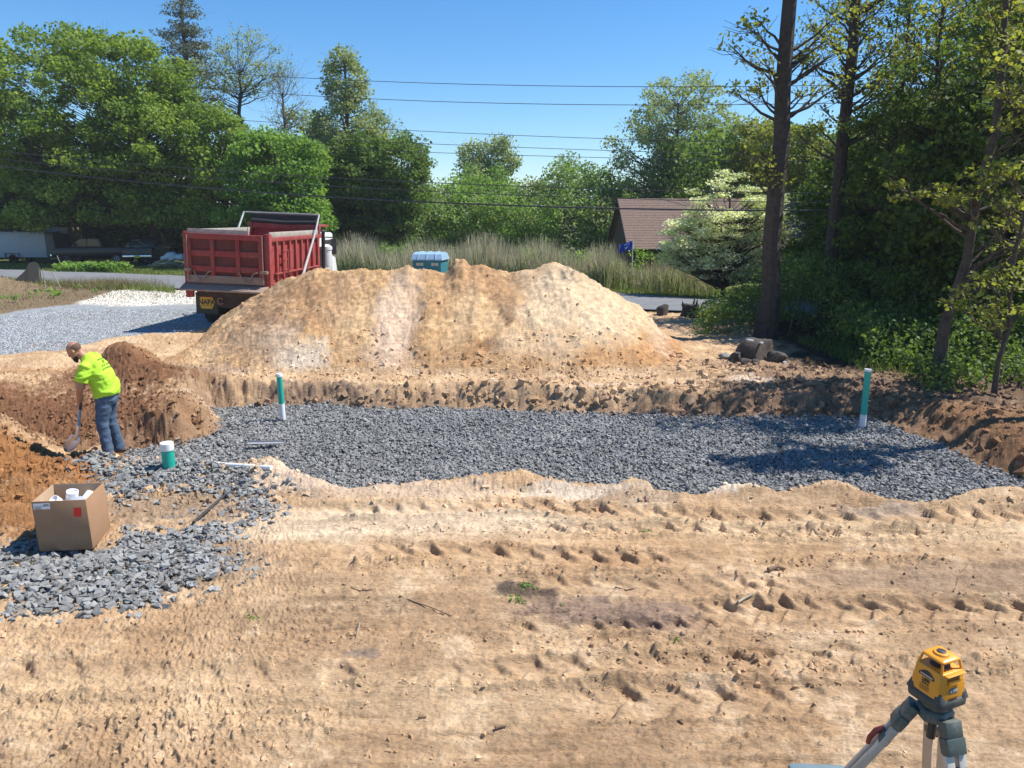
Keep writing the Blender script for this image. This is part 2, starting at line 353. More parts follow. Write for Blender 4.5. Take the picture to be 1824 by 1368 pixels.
    for pts, a, wd in ridges:
        yc = np.interp(x, pts[:, 0], pts[:, 1])+0.06*pn(x*.9, x*0, 36); inx = ss(pts[0, 0]-.2, pts[0, 0]+.2, x)*(1-ss(pts[-1, 0]-.2, pts[-1, 0]+.2, x))
        e = np.exp(-((y-yc)/wd)**2)*inx
        dz = dz+a*e*(0.5+2.6*np.maximum(0, fbm(x*8, y*8, 3, 37)))
    dd = (sdf_drive(x, y)); kd = ss(0.15, -0.25, dd)
    far = ss(26, 32, y)
    rc = road_d(x, y, road_far)
    onroad = ss(1.2, 0.2, rc)*ss(-7.5, -6.4, rc)
    hb = Hbase(x, y)-0.03
    h = h*(1-onroad)+hb*onroad; far = far*(1-onroad)
    h = h+dz*dirt*(1-0.9*kd)+0.03*fbm(x*.8, y*.8, 3, 25)*far
    return h
def sdf_drive(x, y):
    d = np.full(x.shape, 9.0); q = (y > 15) & (y < 40) & (x < 0)
    if q.any(): d[q] = sdf(x[q], y[q], drive_poly)
    return d
def sdf_in(x, y, poly, y0, y1):
    d = np.full(x.shape, 9.0); q = (y > y0) & (y < y1)
    if q.any(): d[q] = sdf(x[q], y[q], poly)
    return d
patches = []          # (x, y, rx, ry, colour, weight): soils of another colour
def patch(px, py, rx, ry, c, w=1.0, z=0.0): g = G(px, py, z); patches.append((g[0], g[1], rx, ry, np.array(c), w))
PALE = (0.66, 0.50, 0.36); ORG = (0.42, 0.20, 0.075); BRN = (0.20, 0.098, 0.05); DKB = (0.10, 0.066, 0.045); MAU = (0.30, 0.205, 0.15); SND = (0.60, 0.41, 0.24)
WHT = (0.74, 0.62, 0.48); TAN = (0.48, 0.31, 0.175)
patch(60, 745, 2.6, 1.7, BRN, 1.0); patch(60, 850, 1.6, 1.0, (0.33, 0.155, 0.06), 1.0); patch(250, 680, 1.6, 1.6, BRN, 1.0); patch(60, 920, 1.1, .6, (0.34, 0.16, 0.06), .9)
patch(330, 750, 0.9, 0.8, (0.36, 0.21, 0.11), .8); patch(180, 760, 1.0, 1.0, BRN, .9); patch(40, 670, 3.0, .7, (0.42, 0.24, 0.12), .9)
patch(400, 707, .8, .45, PALE, 1.0); patch(390, 655, 1.3, .9, (0.40, 0.28, 0.19), .8)
patch(700, 935, 2.2, .5, (0.74, 0.58, 0.40), .7); patch(1500, 950, 2.5, .35, (0.66, 0.48, 0.29), .6); patch(400, 1240, 2.2, .35, (0.66, 0.47, 0.28), .5); patch(560, 690, 1.2, .45, (0.25, 0.175, 0.12), .9); patch(700, 700, 1.3, .4, (0.24, 0.16, 0.105), .8); patch(930, 682, .9, .18, WHT, .9); patch(1080, 688, .6, .15, PALE, .6)
patch(1000, 715, 2.5, .5, (0.30, 0.185, 0.11), .7); patch(1300, 710, 2.2, .5, (0.25, 0.145, 0.085), .8); patch(1450, 690, 2, 1.2, (0.21, 0.13, 0.085), .8); patch(1400, 655, 2.2, 1.0, (0.28, 0.18, 0.12), .7)
patch(1700, 760, 3.2, 2.0, (0.23, 0.125, 0.065), .95); patch(1800, 690, 3.5, 1.8, (0.16, 0.105, 0.07), .9); patch(1340, 682, .5, .15, PALE, .9)
patch(520, 865, .9, .35, PALE, .8); patch(720, 878, 1.2, .3, PALE, .7); patch(300, 835, .8, .2, PALE, .8); patch(1020, 880, .8, .2, WHT, .7); patch(1310, 885, .5, .15, WHT, .8); patch(1130, 890, .6, .2, (0.40, 0.29, 0.2), .6); patch(1500, 900, .8, .3, (0.36, 0.23, 0.13), .6); patch(1560, 915, .5, .12, (0.45, 0.36, 0.28), .6)
patch(950, 1055, .32, .14, (0.12, 0.085, 0.065), .95); patch(1060, 1090, .75, .25, MAU, .85); patch(1180, 1105, .5, .2, MAU, .5); patch(640, 1172, .09, .04, (0.26, 0.20, 0.16), .7); patch(1700, 1030, 1.4, .3, (0.34, 0.235, 0.155), .7); patch(600, 1090, 1.0, .3, (0.36, 0.24, 0.14), .6)
patch(300, 905, .9, .5, (0.33, 0.235, 0.155), .8); patch(1000, 985, 3.0, .5, (0.47, 0.27, 0.13), .35); patch(250, 1010, 1.2, .6, (0.28, 0.22, 0.17), .6)
mpatches = []          # streaks on the heap, placed by X and height
def mp(px, py, rx, rz, c, w=1.0, Y=17.2): p = P(px, py, Y); mpatches.append((p.x, p.z, rx, rz, np.array(c), w))
mp(715, 600, .45, .9, (0.62, 0.43, 0.29), .85); mp(690, 540, .3, .4, PALE, .5); mp(540, 640, .5, .45, WHT, .9, 16); mp(505, 590, .35, .25, PALE, .8, 16.6); mp(460, 600, .9, .5, (0.31, 0.22, 0.155), .7, 16.5)
mp(980, 500, 1.0, .5, (0.64, 0.46, 0.28), .8); mp(1050, 560, 1.6, .5, (0.60, 0.42, 0.25), .7); mp(1120, 620, 1.2, .5, ORG, .5); mp(1180, 600, .35, .6, PALE, .6); mp(850, 500, .7, .4, (0.43, 0.25, 0.13), .7)
mp(500, 540, 1.6, .5, (0.36, 0.20, 0.10), .7); mp(906, 562, .13, .17, (0.20, 0.105, 0.05), 1.0); mp(870, 612, .3, .12, (0.23, 0.12, 0.06), .9, 16.5); mp(760, 520, .8, .5, (0.46, 0.28, 0.14), .7); mp(850, 640, 2.2, .2, (0.42, 0.23, 0.11), .6, 16); mp(1230, 640, .8, .25, (0.40, 0.20, 0.09), .6, 16.5)
mp(620, 540, .6, .6, (0.55, 0.36, 0.2), .5); mp(1020, 540, 1.3, .7, (0.74, 0.57, 0.38), .75); mp(1110, 570, .8, .5, (0.72, 0.54, 0.35), .6); mp(710, 570, .5, 1.0, (0.72, 0.53, 0.38), .75); mp(960, 600, 1.0, .3, (0.66, 0.48, 0.31), .6); mp(900, 520, .5, .35, (0.38, 0.22, 0.115), .7); mp(780, 480, .9, .22, (0.42, 0.25, 0.13), .6); mp(560, 520, 1.0, .3, (0.40, 0.24, 0.13), .6); mp(1180, 640, .9, .3, (0.44, 0.24, 0.11), .6)
def COL(x, y, z):
    n1 = fbm(x*.5, y*.5, 4, 60); n2 = fbm(x*1.6, y*1.6, 4, 61); n3 = fbm(x*7, (y+.9*z)*7, 3, 62)
    c = np.empty(x.shape+(3,)); sand = np.array(SND); tan = np.array(TAN); pale = np.array((0.64, 0.47, 0.30))
    a = ss(-0.3, 0.35, n1*.6+n2*.6)[..., None]; c[:] = tan*(1-a)+sand*a
    b = (ss(0.1, 0.5, n2+0.5*n3)*0.6)[..., None]; c = c*(1-b)+pale*b
    jx = x+0.25*fbm(x*1.8, y*1.8, 4, 63); jy = y+0.25*fbm(x*1.8, y*1.8, 4, 64)
    for px, py, rx, ry, cc, wgt in patches:
        q = ((jx-px)/rx)**2+((jy-py)/ry)**2; k = (wgt*ss(1.6, 0.35, q+0.8*n3))[..., None]; c = c*(1-k)+cc*k
    st = fbm(x*.45, y*6.0, 4, 72)[..., None]*(y < 9)[..., None]; c = c*(1+.30*st)  # horizontal shading lines painted into the foreground sand colour
    m = mound(x, y); km = ss(0.03, 0.2, m)*(y > 14)
    if (km > 0).any():
        cm = np.empty(c.shape); a = ss(-0.3, 0.3, fbm(x*.9, z*1.2+y*.3, 4, 66))[..., None]
        cm[:] = np.array((0.50, 0.30, 0.145))*(1-a)+np.array((0.60, 0.40, 0.22))*a
        jz = z+0.3*fbm(x*1.5, y*1.5, 4, 67)
        for px, pz, rx, rz, cc, wgt in mpatches:
            q = ((jx-px)/rx)**2+((jz-pz)/rz)**2; k = (.85*wgt*ss(1.8, 0.2, q+1.0*n3+.9*n2))[..., None]; cm = cm*(1-k)+cc*k
        cm *= (1+0.35*n3)[..., None]
        c = c*(1-km[..., None])+cm*km[..., None]
    # driveway stone, verges, forest floor, lawn
    def blend(c, k, cc, s=1.0): k = k[..., None]; return c*(1-k)+np.asarray(cc)*k
    far = ss(23.5, 25.5, y+n1)
    c = blend(c, far*(x < 3), (0.20, 0.145, 0.085)); 
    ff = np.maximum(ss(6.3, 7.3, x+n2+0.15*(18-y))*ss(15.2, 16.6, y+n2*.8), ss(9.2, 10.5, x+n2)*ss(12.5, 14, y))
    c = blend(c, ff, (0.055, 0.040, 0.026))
    rn = road_d(x, y, road_near); rf = road_d(x, y, road_far)
    c = blend(c, ss(-2.2, -0.6, rn+n2), (0.085, 0.10, 0.035)); c = blend(c, ss(-0.2, 0.5, rf), (0.13, 0.15, 0.045))
    dd = sdf_drive(x, y)+0.25*n2; g1 = np.array((0.30, 0.315, 0.32))
    tanpatch = ss(0.15, 0.45, fbm(x*.5, y*.8, 3, 70)+0.35*ss(-13, -9, x)*(y < 24))[..., None]
    gc = g1*(1-0.55*tanpatch)+np.array((0.24, 0.175, 0.125))*0.55*tanpatch
    k = ss(0.15, -0.15, dd)[..., None]; c = c*(1-k)+gc*k
    dw = sdf_in(x, y, white_poly, 20, 45)+0.4*n2; c = blend(c, ss(0.3, -0.2, dw), (0.70, 0.64, 0.54))
    dp = sdf_in(x, y, pit_poly, 6.5, 15.5); c = blend(c, ss(0.06, -0.02, dp), (0.12, 0.12, 0.12))
    wm = .75*ss(.75, .15, dp+.25*n2)*(dp > .03)*ss(10.6, 11.4, y)*ss(-.35, .25, n2+n3*.6); c = blend(c, wm, (0.29, 0.185, 0.115))
    c = c*(1+0.28*n3+0.12*n2)[..., None]
    return np.clip(c, 0.01, 0.9)

# grid: distance rows, fan of columns
tans = np.concatenate([np.linspace(-3.0, -0.80, 50)[:-1], np.linspace(-0.80, 0.80, 1150), np.linspace(0.80, 3.0, 50)[1:]])
rows = [1.0]
while rows[-1] < 900:
    y = rows[-1]
    if y < 3.2: d = 0.05
    elif y < 10: d = max(0.0085, y*y/2465*1.0)
    elif y < 23: d = 0.046
    elif y < 60: d = 0.046+(y-23)*0.03
    else: d = y*0.12
    rows.append(y+d)
rows = np.array(rows); TX, TY = np.meshgrid(tans, rows); X = TX*TY; Y = TY.copy()
Z = H(X, Y); COLR = COL(X, Y, Z)
nr, nc = X.shape
V = np.stack([X, Y, Z], -1).reshape(-1, 3); CC = np.concatenate([COLR.reshape(-1, 3), np.ones((nr*nc, 1))], 1)
idx = np.arange(nr*nc).reshape(nr, nc)
Q = np.stack([idx[:-1, :-1], idx[:-1, 1:], idx[1:, 1:], idx[1:, :-1]], -1).reshape(-1, 4)
mz = mound(X, Y); ishp = ((mz > 0.10) & (Y > 14) & (Y < 23.2))
qm = (ishp[:-1, :-1] & ishp[1:, 1:]).reshape(-1)
def soil_material(name, kind):
    m = bpy.data.materials.new(name); m.use_nodes = True; nt = m.node_tree; L = nt.links.new; b = nt.nodes["Principled BSDF"]
    b.inputs['Roughness'].default_value = 0.95; b.inputs['Specular IOR Level'].default_value = 0.15
    tc = N(nt, 'ShaderNodeTexCoord'); at = N(nt, 'ShaderNodeAttribute', attribute_name='col')
    n1 = N(nt, 'ShaderNodeTexNoise'); n1.inputs['Scale'].default_value = 28; n1.inputs['Detail'].default_value = 8; n1.inputs['Roughness'].default_value = 0.7
    L(tc.outputs['Object'], n1.inputs['Vector']); mr = N(nt, 'ShaderNodeMapRange'); mr.inputs[1].default_value = 0.3; mr.inputs[2].default_value = 0.7; mr.inputs[3].default_value = 0.76; mr.inputs[4].default_value = 1.2
    L(n1.outputs[0], mr.inputs[0]); vm = N(nt, 'ShaderNodeVectorMath', operation='SCALE'); L(at.outputs['Color'], vm.inputs[0]); L(mr.outputs[0], vm.inputs['Scale'])
    # pale and dark pebbles
    vo = N(nt, 'ShaderNodeTexVoronoi'); vo.inputs['Scale'].default_value = 34; L(tc.outputs['Object'], vo.inputs['Vector'])
    wn = N(nt, 'ShaderNodeMapRange'); wn.inputs[1].default_value = 0.20; wn.inputs[2].default_value = 0.15; L(vo.outputs['Distance'], wn.inputs[0])
    sp = N(nt, 'ShaderNodeSeparateColor'); L(vo.outputs['Color'], sp.inputs[0]); th = N(nt, 'ShaderNodeMath', operation='GREATER_THAN'); th.inputs[1].default_value = 0.86; L(sp.outputs[0], th.inputs[0])
    mu = N(nt, 'ShaderNodeMath', operation='MULTIPLY'); L(wn.outputs[0], mu.inputs[0]); L(th.outputs[0], mu.inputs[1])
    pc = N(nt, 'ShaderNodeVectorMath', operation='SCALE'); L(vm.outputs[0], pc.inputs[0]); 
    pr = N(nt, 'ShaderNodeMapRange'); pr.inputs[3].default_value = 0.6; pr.inputs[4].default_value = 1.45; L(sp.outputs[1], pr.inputs[0]); L(pr.outputs[0], pc.inputs['Scale'])
    mx = N(nt, 'ShaderNodeMix', data_type='RGBA'); L(mu.outputs[0], mx.inputs[0]); L(vm.outputs[0], mx.inputs[6]); L(pc.outputs[0], mx.inputs[7]); L(mx.outputs[2], b.inputs['Base Color'])
    mpn = N(nt, 'ShaderNodeMapping'); mpn.inputs['Scale'].default_value = (0.7, 1.7, 1.2); L(tc.outputs['Object'], mpn.inputs['Vector'])
    n2 = N(nt, 'ShaderNodeTexNoise'); n2.inputs['Scale'].default_value = 22; n2.inputs['Detail'].default_value = 9; n2.inputs['Roughness'].default_value = 0.72; L(mpn.outputs[0], n2.inputs['Vector'])
    ad = N(nt, 'ShaderNodeMath', operation='MULTIPLY_ADD'); L(mu.outputs[0], ad.inputs[0]); ad.inputs[1].default_value = 0.25; L(n2.outputs[0], ad.inputs[2])
    bp = N(nt, 'ShaderNodeBump'); bp.inputs['Distance'].default_value = 0.036; bp.inputs['Strength'].default_value = 1.0
    L(ad.outputs[0], bp.inputs['Height']); L(bp.outputs[0], b.inputs['Normal']); return m
SOIL = soil_material('soil', 0)
def submesh(name, q):
    used = np.unique(q); mp_ = np.full(nr*nc, -1, np.int64); mp_[used] = np.arange(len(used))
    return np_mesh(name, V[used], mp_[q], 4, [SOIL], {'col': ('FLOAT_COLOR', CC[used])}, smooth=True)
g_o = obj('ground', submesh('ground', Q[~qm])); tag(g_o, kind='structure')
h_o = obj('dirt_mound', submesh('dirt_mound', Q[qm])); tag(h_o, 'tall heap of orange and pale sandy soil behind the gravel bed', 'dirt pile')
# road sheet
m_asph = mat('asphalt', (0.17, 0.175, 0.185), 0.9, var=0.18, vs=1.5, bump=0.01, bs=40)
(ax, ay), (bx, by) = road_far; dx, dy = (bx-ax), (by-ay); Lr = math.hypot(dx, dy); ux, uy = dx/Lr, dy/Lr; nx, ny = uy, -ux
rv = []; rf_ = []
ts = np.linspace(-70, Lr+90, 200)
for i, t in enumerate(ts):
    for k, wd in enumerate(np.linspace(0, 6.0, 7)):
        px, py = ax+ux*t+nx*wd, ay+uy*t+ny*wd
        rv.append((px, py, 0)); 
        if i and k: b0 = i*7+k; rf_.append((b0-8, b0-7, b0, b0-1))
rv = np.array(rv); rv[:, 2] = Hbase(rv[:, 0], rv[:, 1])+0.055+0.02*np.sin(np.linspace(0, 1, len(rv)))
tag(obj('road', np_mesh('road', rv, rf_, 4, [m_asph], smooth=True)), kind='structure')

# ================================================================ LOOSE STONE
def rock_shapes(n, flat, seed, npts=11):
    rnd = random.Random(seed); out = []
    for i in range(n):
        bm = bmesh.new()
        sx, sy, sz = 1, rnd.uniform(.6, .95), rnd.uniform(*flat)
        for cx in (-1, 1):
            for cy in (-1, 1):
                for cz in (-1, 1):
                    if rnd.random() < 0.12: continue
                    bm.verts.new((cx*sx*.42*rnd.uniform(.35, 1.15), cy*sy*.42*rnd.uniform(.35, 1.15), cz*sz*.42*rnd.uniform(.5, 1.15)))
        for k in range(max(0, npts-8)):
            a = Vector((rnd.gauss(0, 1), rnd.gauss(0, 1), rnd.gauss(0, 1))).normalized()
            bm.verts.new((a.x*sx*.5, a.y*sy*.5, a.z*sz*.5))
        bmesh.ops.convex_hull(bm, input=bm.verts); bmesh.ops.triangulate(bm, faces=bm.faces)
        bmesh.ops.delete(bm, geom=[v for v in bm.verts if not v.link_faces], context='VERTS')
        bm.verts.index_update(); out.append((np.array([v.co[:] for v in bm.verts]), np.array([[v.index for v in f.verts] for f in bm.faces]))); bm.free()
    return out
def scatter(name, pos, size, shapes, m, cols, seed, tilt=0.6, kindset=True):
    rs = np.random.RandomState(seed); n = len(pos); which = rs.randint(0, len(shapes), n)
    az = rs.rand(n)*2*np.pi; tx = rs.randn(n)*tilt; ty = rs.randn(n)*tilt
    Vs = []; Fs = []; Cs = []; off = 0
    ca, sa = np.cos(az), np.sin(az); cx, sx = np.cos(tx), np.sin(tx); cy, sy = np.cos(ty), np.sin(ty)
    Rz = np.zeros((n, 3, 3)); Rz[:, 0, 0] = ca; Rz[:, 0, 1] = -sa; Rz[:, 1, 0] = sa; Rz[:, 1, 1] = ca; Rz[:, 2, 2] = 1
    Rx = np.zeros((n, 3, 3)); Rx[:, 0, 0] = 1; Rx[:, 1, 1] = cx; Rx[:, 1, 2] = -sx; Rx[:, 2, 1] = sx; Rx[:, 2, 2] = cx
    Ry = np.zeros((n, 3, 3)); Ry[:, 1, 1] = 1; Ry[:, 0, 0] = cy; Ry[:, 0, 2] = sy; Ry[:, 2, 0] = -sy; Ry[:, 2, 2] = cy
    Rm = Rx @ Ry @ Rz
    for s in range(len(shapes)):
        q = np.where(which == s)[0]
        if not len(q): continue
        v, f = shapes[s]; vv = np.einsum('nij,kj->nki', Rm[q], v)*size[q][:, None, None]+pos[q][:, None, :]
        Vs.append(vv.reshape(-1, 3)); Fs.append((f[None]+(np.arange(len(q))*len(v))[:, None, None]).reshape(-1, 3)+off); off += len(q)*len(v)
        Cs.append(np.repeat(cols[q], len(v), 0))
    Vs = np.concatenate(Vs); Fs = np.concatenate(Fs); Cs = np.concatenate(Cs); Cs = np.concatenate([Cs, np.ones((len(Cs), 1))], 1)
    return obj(name, np_mesh(name, Vs, Fs, 3, [m], {'col': ('FLOAT_COLOR', Cs)}))
rs = np.random.RandomState(3)
m_stone = mat('crushed_stone', (0, 0, 0), 0.85, var=0.22, vs=45, bump=0.004, bs=150, spec=0.3, attr='col')
m_clod = mat('clod_soil', (0, 0, 0), 0.97, var=0.2, vs=40, bump=0.012, bs=60, spec=0.1, attr='col')
angular = rock_shapes(48, (0.25, 0.6), 5, 8); lumpy = rock_shapes(30, (0.45, 0.9), 9, 9)
# pit bed
def inpoly(n, x0, x1, y0, y1, poly, m=0.0):
    x = rs.uniform(x0, x1, n); y = rs.uniform(y0, y1, n); d = sdf(x, y, poly); k = d < m; return x[k], y[k], d[k]
x, y, d = inpoly(125000, -7.5, 9.6, 8.2, 14.4, pit_poly, 0.10)
k = (np.abs(x/y) < 0.86) & (rs.rand(len(x)) < ss(0.12, -0.05, d)); x, y = x[k], y[k]
sz = 0.040+0.062*rs.rand(len(x))**1.8; z = H(x, y, False)+0.010+rs.uniform(-.012, .03, len(x))+0.03*fbm(x*1.2, y*1.2, 3, 80)
tone = rs.uniform(0.75, 1.35, (len(x), 1))*(1+0.15*fbm(x*.6, y*.6, 2, 81))[:, None]; hue = rs.rand(len(x), 1)
cols = np.array((0.218, 0.218, 0.212))*tone*(1-hue*0.3)+np.array((0.22, 0.205, 0.18))*tone*hue*0.3
bed = scatter('gravel_bed', np.stack([x, y, z], 1), sz, angular, m_stone, cols, 11, 0.4); tag(bed, 'wide bed of crushed grey stone filling the shallow pit', 'gravel', kind='stuff')
# loose pile by the box
x, y, d = inpoly(80000, -8, -1.5, 5.6, 10.2, stone_poly, 0.5)
hole = ss(0.35, 1.0, ((x-G(290, 912)[0])/1.15)**2+((y-G(290, 912)[1])/0.80)**2+0.5*fbm(x*2, y*2, 3, 83))
dens = (ss(0.22, -0.22, d+0.34*fbm(x*1.6, y*1.6, 3, 82))+.07*(d < .4))*(0.04+0.96*hole); k = rs.rand(len(x)) < dens*(0.40+.22*fbm(x*3, y*3, 2, 84)); x, y, dens = x[k], y[k], dens[k]
sz = 0.035+0.088*rs.rand(len(x))**1.7; z = H(x, y, False)+0.008+rs.rand(len(x))*0.05*dens
tone = rs.uniform(0.7, 1.4, (len(x), 1)); hue = rs.rand(len(x), 1)
cols = np.array((0.225, 0.228, 0.222))*tone*(1-hue*0.35)+np.array((0.25, 0.22, 0.18))*tone*hue*0.35
pile = scatter('loose_stone', np.stack([x, y, z], 1), sz, angular, m_stone, cols, 12, 0.32); tag(pile, 'loose spread of broken grey stone around the cardboard box', 'gravel', kind='stuff')
# fine drive stone and white stone
def drive_scatter(name, poly, n, x0, x1, y0, y1, s0, s1, base, label, seed):
    x, y, d = inpoly(n, x0, x1, y0, y1, poly, 0.0); k = (np.abs(x/y) < 0.8); x, y = x[k], y[k]
    z = H(x, y)+0.004; sz = rs.uniform(s0, s1, len(x)); tone = rs.uniform(.6, 1.5, (len(x), 1))
    o = scatter(name, np.stack([x, y, z], 1), sz, angular[:10], m_stone, np.clip(np.array(base)*tone, 0, .85), seed, 0.5); tag(o, label, 'gravel', kind='stuff')
drive_scatter('drive_gravel', drive_poly, 60000, -17, -5, 16, 27, 0.03, 0.06, (0.36, 0.375, 0.38), 'fine pale grey stone covering the driveway', 21)
drive_scatter('white_stone', white_poly, 26000, -22, -8, 24, 36, 0.06, 0.12, (0.66, 0.61, 0.52), 'coarse white stone spread at the driveway mouth', 22)
# clods and crumbs of soil
def clods(n, x0, x1, y0, y1, s0, s1, dens, seed, pw=2.5, sat=1.0):
    x = rs.uniform(x0, x1, n); y = rs.uniform(y0, y1, n); k = (np.abs(x/y) < 0.76) & (rs.rand(n) < dens(x, y)); x, y = x[k], y[k]
    d = sdf_in(x, y, pit_poly, 6.5, 15.5); k = (d > 0.05) & (sdf_drive(x, y) > 0.1); x, y = x[k], y[k]
    z = H(x, y); c = COL(x, y, z)*sat*rs.uniform(.85, 1.15, (len(x), 1)); sz = s0+(s1-s0)*rs.rand(len(x))**pw
    return np.stack([x, y, z-sz*0.03], 1), sz, c
def rband(x, y):
    t = 0*x
    for pts, a, wd in ridges: t = t+np.exp(-((y-np.interp(x, pts[:, 0], pts[:, 1]))/(wd*1.5))**2)*(x > pts[0, 0])*(x < pts[-1, 0])
    for q in tracks: t = t+.35*np.exp(-((np.abs(y-np.interp(x, q[0][:, 0], q[0][:, 1]))-q[1]*.55)/.06)**2)*(x > q[4])*(x < q[5])
    return np.minimum(t, 1)
f1 = lambda x, y: .9*rband(x, y)+.35*ss(0.1, 0.5, fbm(x*1.1, y*1.6, 3, 90))+0.035+0.5*ss(1.2, .3, ((x+2.0)/1.3)**2+((y-4.1)/.5)**2)
sets = [clods(46000, -6, 6, 3.0, 8.6, .007, .055, f1, 1, 4.2), clods(9000, -12, 10, 8.0, 16, .02, .12, lambda x, y: 0.75+0*x, 2, 3),
        clods(16000, -9, 7, 15, 19.5, .02, .15, lambda x, y: (0.06+0.9*ss(16.9, 15.5, y+.5*fbm(x, y, 2, 91)))*(.25+1.5*ss(0, .35, fbm(x*1.3, y*1.3, 3, 92))), 3, 5), clods(3500, -8, -3, 8, 14, .02, .13, lambda x, y: 1+0*x, 4, 2),
        clods(3000, 3.5, 11, 10, 17, .03, .22, lambda x, y: 0.7+0*x, 5, 3.5), clods(1500, -5, 9, 13.4, 14.6, .05, .25, lambda x, y: 0.8+0*x, 7, 2.5), clods(400, -8, 5, 3, 8.5, .03, .06, lambda x, y: 0.3*f1(x, y), 6, 1.5)]
pos = np.concatenate([s[0] for s in sets]); sz = np.concatenate([s[1] for s in sets]); cc = np.concatenate([s[2] for s in sets])
cl = scatter('soil_clods', pos, sz, lumpy, m_clod, cc, 13, 1.0); tag(cl, 'crumbled lumps of soil strewn over the worksite', 'soil', kind='stuff')

def GH(px, py, lift=0.0):               # where a sight line meets the ground as built
    d = np.array(ray(px, py)); t = np.linspace(2.5, 70, 5400); X_ = d[0]*t; Y_ = d[1]*t; Z_ = CH+d[2]*t
    h = H(X_, Y_, False); k = int(np.argmax(Z_ < h)); return Vector((X_[k], Y_[k], h[k]+lift))
# ================================================================ TREES
rng = np.random.RandomState(42)
def leaves_mesh(name, cen, nrm_bias, size, m, seed, v=None, aspect=0.55):
    r = np.random.RandomState(seed); n = len(cen)
    nn = r.randn(n, 3)*0.75+np.array(nrm_bias); nn /= np.linalg.norm(nn, axis=1)[:, None]
    t = r.randn(n, 3); t -= (t*nn).sum(1)[:, None]*nn; t /= np.linalg.norm(t, axis=1)[:, None]; b = np.cross(nn, t)
    s = size*r.uniform(.55, 1.25, n)[:, None]; t = t*s*0.5; b = b*s*0.5*aspect*2*r.uniform(.5, 1, n)[:, None]
    V = np.stack([cen-t, cen+b*.9-t*.15, cen+t, cen-b-t*.1+nn*s*0.12], 1).reshape(-1, 3)
    f = np.arange(n*4).reshape(n, 4); vv = r.rand(n) if v is None else v
    return np_mesh(name, V, f, 4, [m], {'v': ('FLOAT', np.repeat(vv, 4))})
def clump_pts(c, r3, n, r, shell=0.45):
    p = r.randn(n, 3); p /= np.linalg.norm(p, axis=1)[:, None]
    rad = (r.rand(n)**shell)[:, None]; return c+p*rad*r3
def limb(mb, a, b, r0, r1, r, k=6, sag=0.12, seg=5):
    a = np.array(a); b = np.array(b); L = np.linalg.norm(b-a); pts = []; off = r.randn(3)*L*sag*0.5; up = np.array([0, 0, L*sag])
    for i in range(seg+1):
        t = i/seg; pts.append(a*(1-t)+b*t+off*math.sin(math.pi*t)*0.6-up*math.sin(math.pi*t)*0.5+r.randn(3)*L*0.018*(0 < i < seg))
    mb.tube(pts, [r0*(1-i/seg)+r1*(i/seg) for i in range(seg+1)], k, cap=False); return pts
def tree(label, x, y, h, crown, lm, bm_, seed, name='tree', r0=None, leaf=0.22, nclump=60, per=350, csz=(1.1, 1.1, .7), group=None,
         cat='tree', lean=(0, 0), top=1.0, hang=0.0, twigs=2, trunk_top=None, bias=(0.1, -0.1, 0.6), z0=None, forks=1, sparse=None, shell=.45):
    """crown: list of (dx, dy, zc, rx, ry, rz, weight) ellipsoids in metres from the trunk's foot."""
    r = np.random.RandomState(seed); z0 = float(H(np.array([x]), np.array([y]), False)[0])-0.05 if z0 is None else z0
    root = thing(name, label, cat, (x, y, z0), (0, 0, 0), group)
    r0 = r0 or h*0.022; T = MB(); tt = trunk_top or h*0.82
    seg = 9; tp = []
    for i in range(seg+1):
        t = i/seg; wb_ = .006 if h < 16.9 else .0018; tp.append(np.array([lean[0]*t*tt+r.randn()*h*wb_*(i > 0), lean[1]*t*tt+r.randn()*h*wb_*(i > 0), tt*t]))
    rad = [r0*(1.35 if i == 0 else 1)*(1-0.82*(i/seg)**1.1*top) for i in range(seg+1)]
    T.tube(tp, rad, 10, cap=False)
    tp = np.array(tp); W = np.array([c[6] for c in crown], float); W /= W.sum()
    cs = []; tries = 0
    while len(cs) < nclump and tries < nclump*60:
        tries += 1; c = crown[r.choice(len(crown), p=W)]; p = r.randn(3); p /= np.linalg.norm(p); p *= r.uniform(0.35, 1.0)**0.5
        q = np.array([c[0]+p[0]*c[3], c[1]+p[1]*c[4], c[2]+p[2]*c[5]])
        if q[2] < 0.3: continue
        if all(((q-o)**2/np.array(csz)**2).sum() > 0.55 for o in cs[-250:]): cs.append(q)
    pts = []; vs = []
    for q in cs:
        hd = math.hypot(q[0], q[1]); za = np.clip(q[2]-hd*0.45-0.3, h*(0.10 if h < 13 else .2), tt*0.97); ti = za/tt*seg; i0 = int(min(seg-1, ti)); a = tp[i0]+(tp[i0+1]-tp[i0])*(ti-i0)
        L = np.linalg.norm(q-a); rr = rad[min(seg, i0+1)]*0.42; rr = min(rr, 0.02+L*0.022)
        lp = limb(T, a, q, max(rr, .018), 0.010, r, 5, 0.10, 5)
        for _ in range(twigs):
            e = q+r.randn(3)*np.array(csz)*0.75; limb(T, lp[3] if r.rand() < .5 else lp[4], e, 0.012, 0.005, r, 3, 0.08, 2)
        n = int(per*r.uniform(.6, 1.3)); s = r.uniform(.75, 1.25)
        if sparse: n = int(n*sparse(q))
        if n > 0:
            c = clump_pts(q-np.array([0, 0, hang*0.3]), np.array(csz)*s, n, r, shell)
            # flatten undersides so that tiers of foliage show
            c[:, 2] = q[2]+np.where(c[:, 2] < q[2], (c[:, 2]-q[2])*0.75, c[:, 2]-q[2]); pts.append(c); vs.append(np.clip(r.rand()*0.5+r.rand(n)*0.6-0.05, 0, 1))
    T.build('trunk', bm_, root)
    if pts:
        pts = np.concatenate(pts); obj('crown', leaves_mesh('crown', pts, bias, leaf, lm, seed, np.concatenate(vs)), root)
    return root
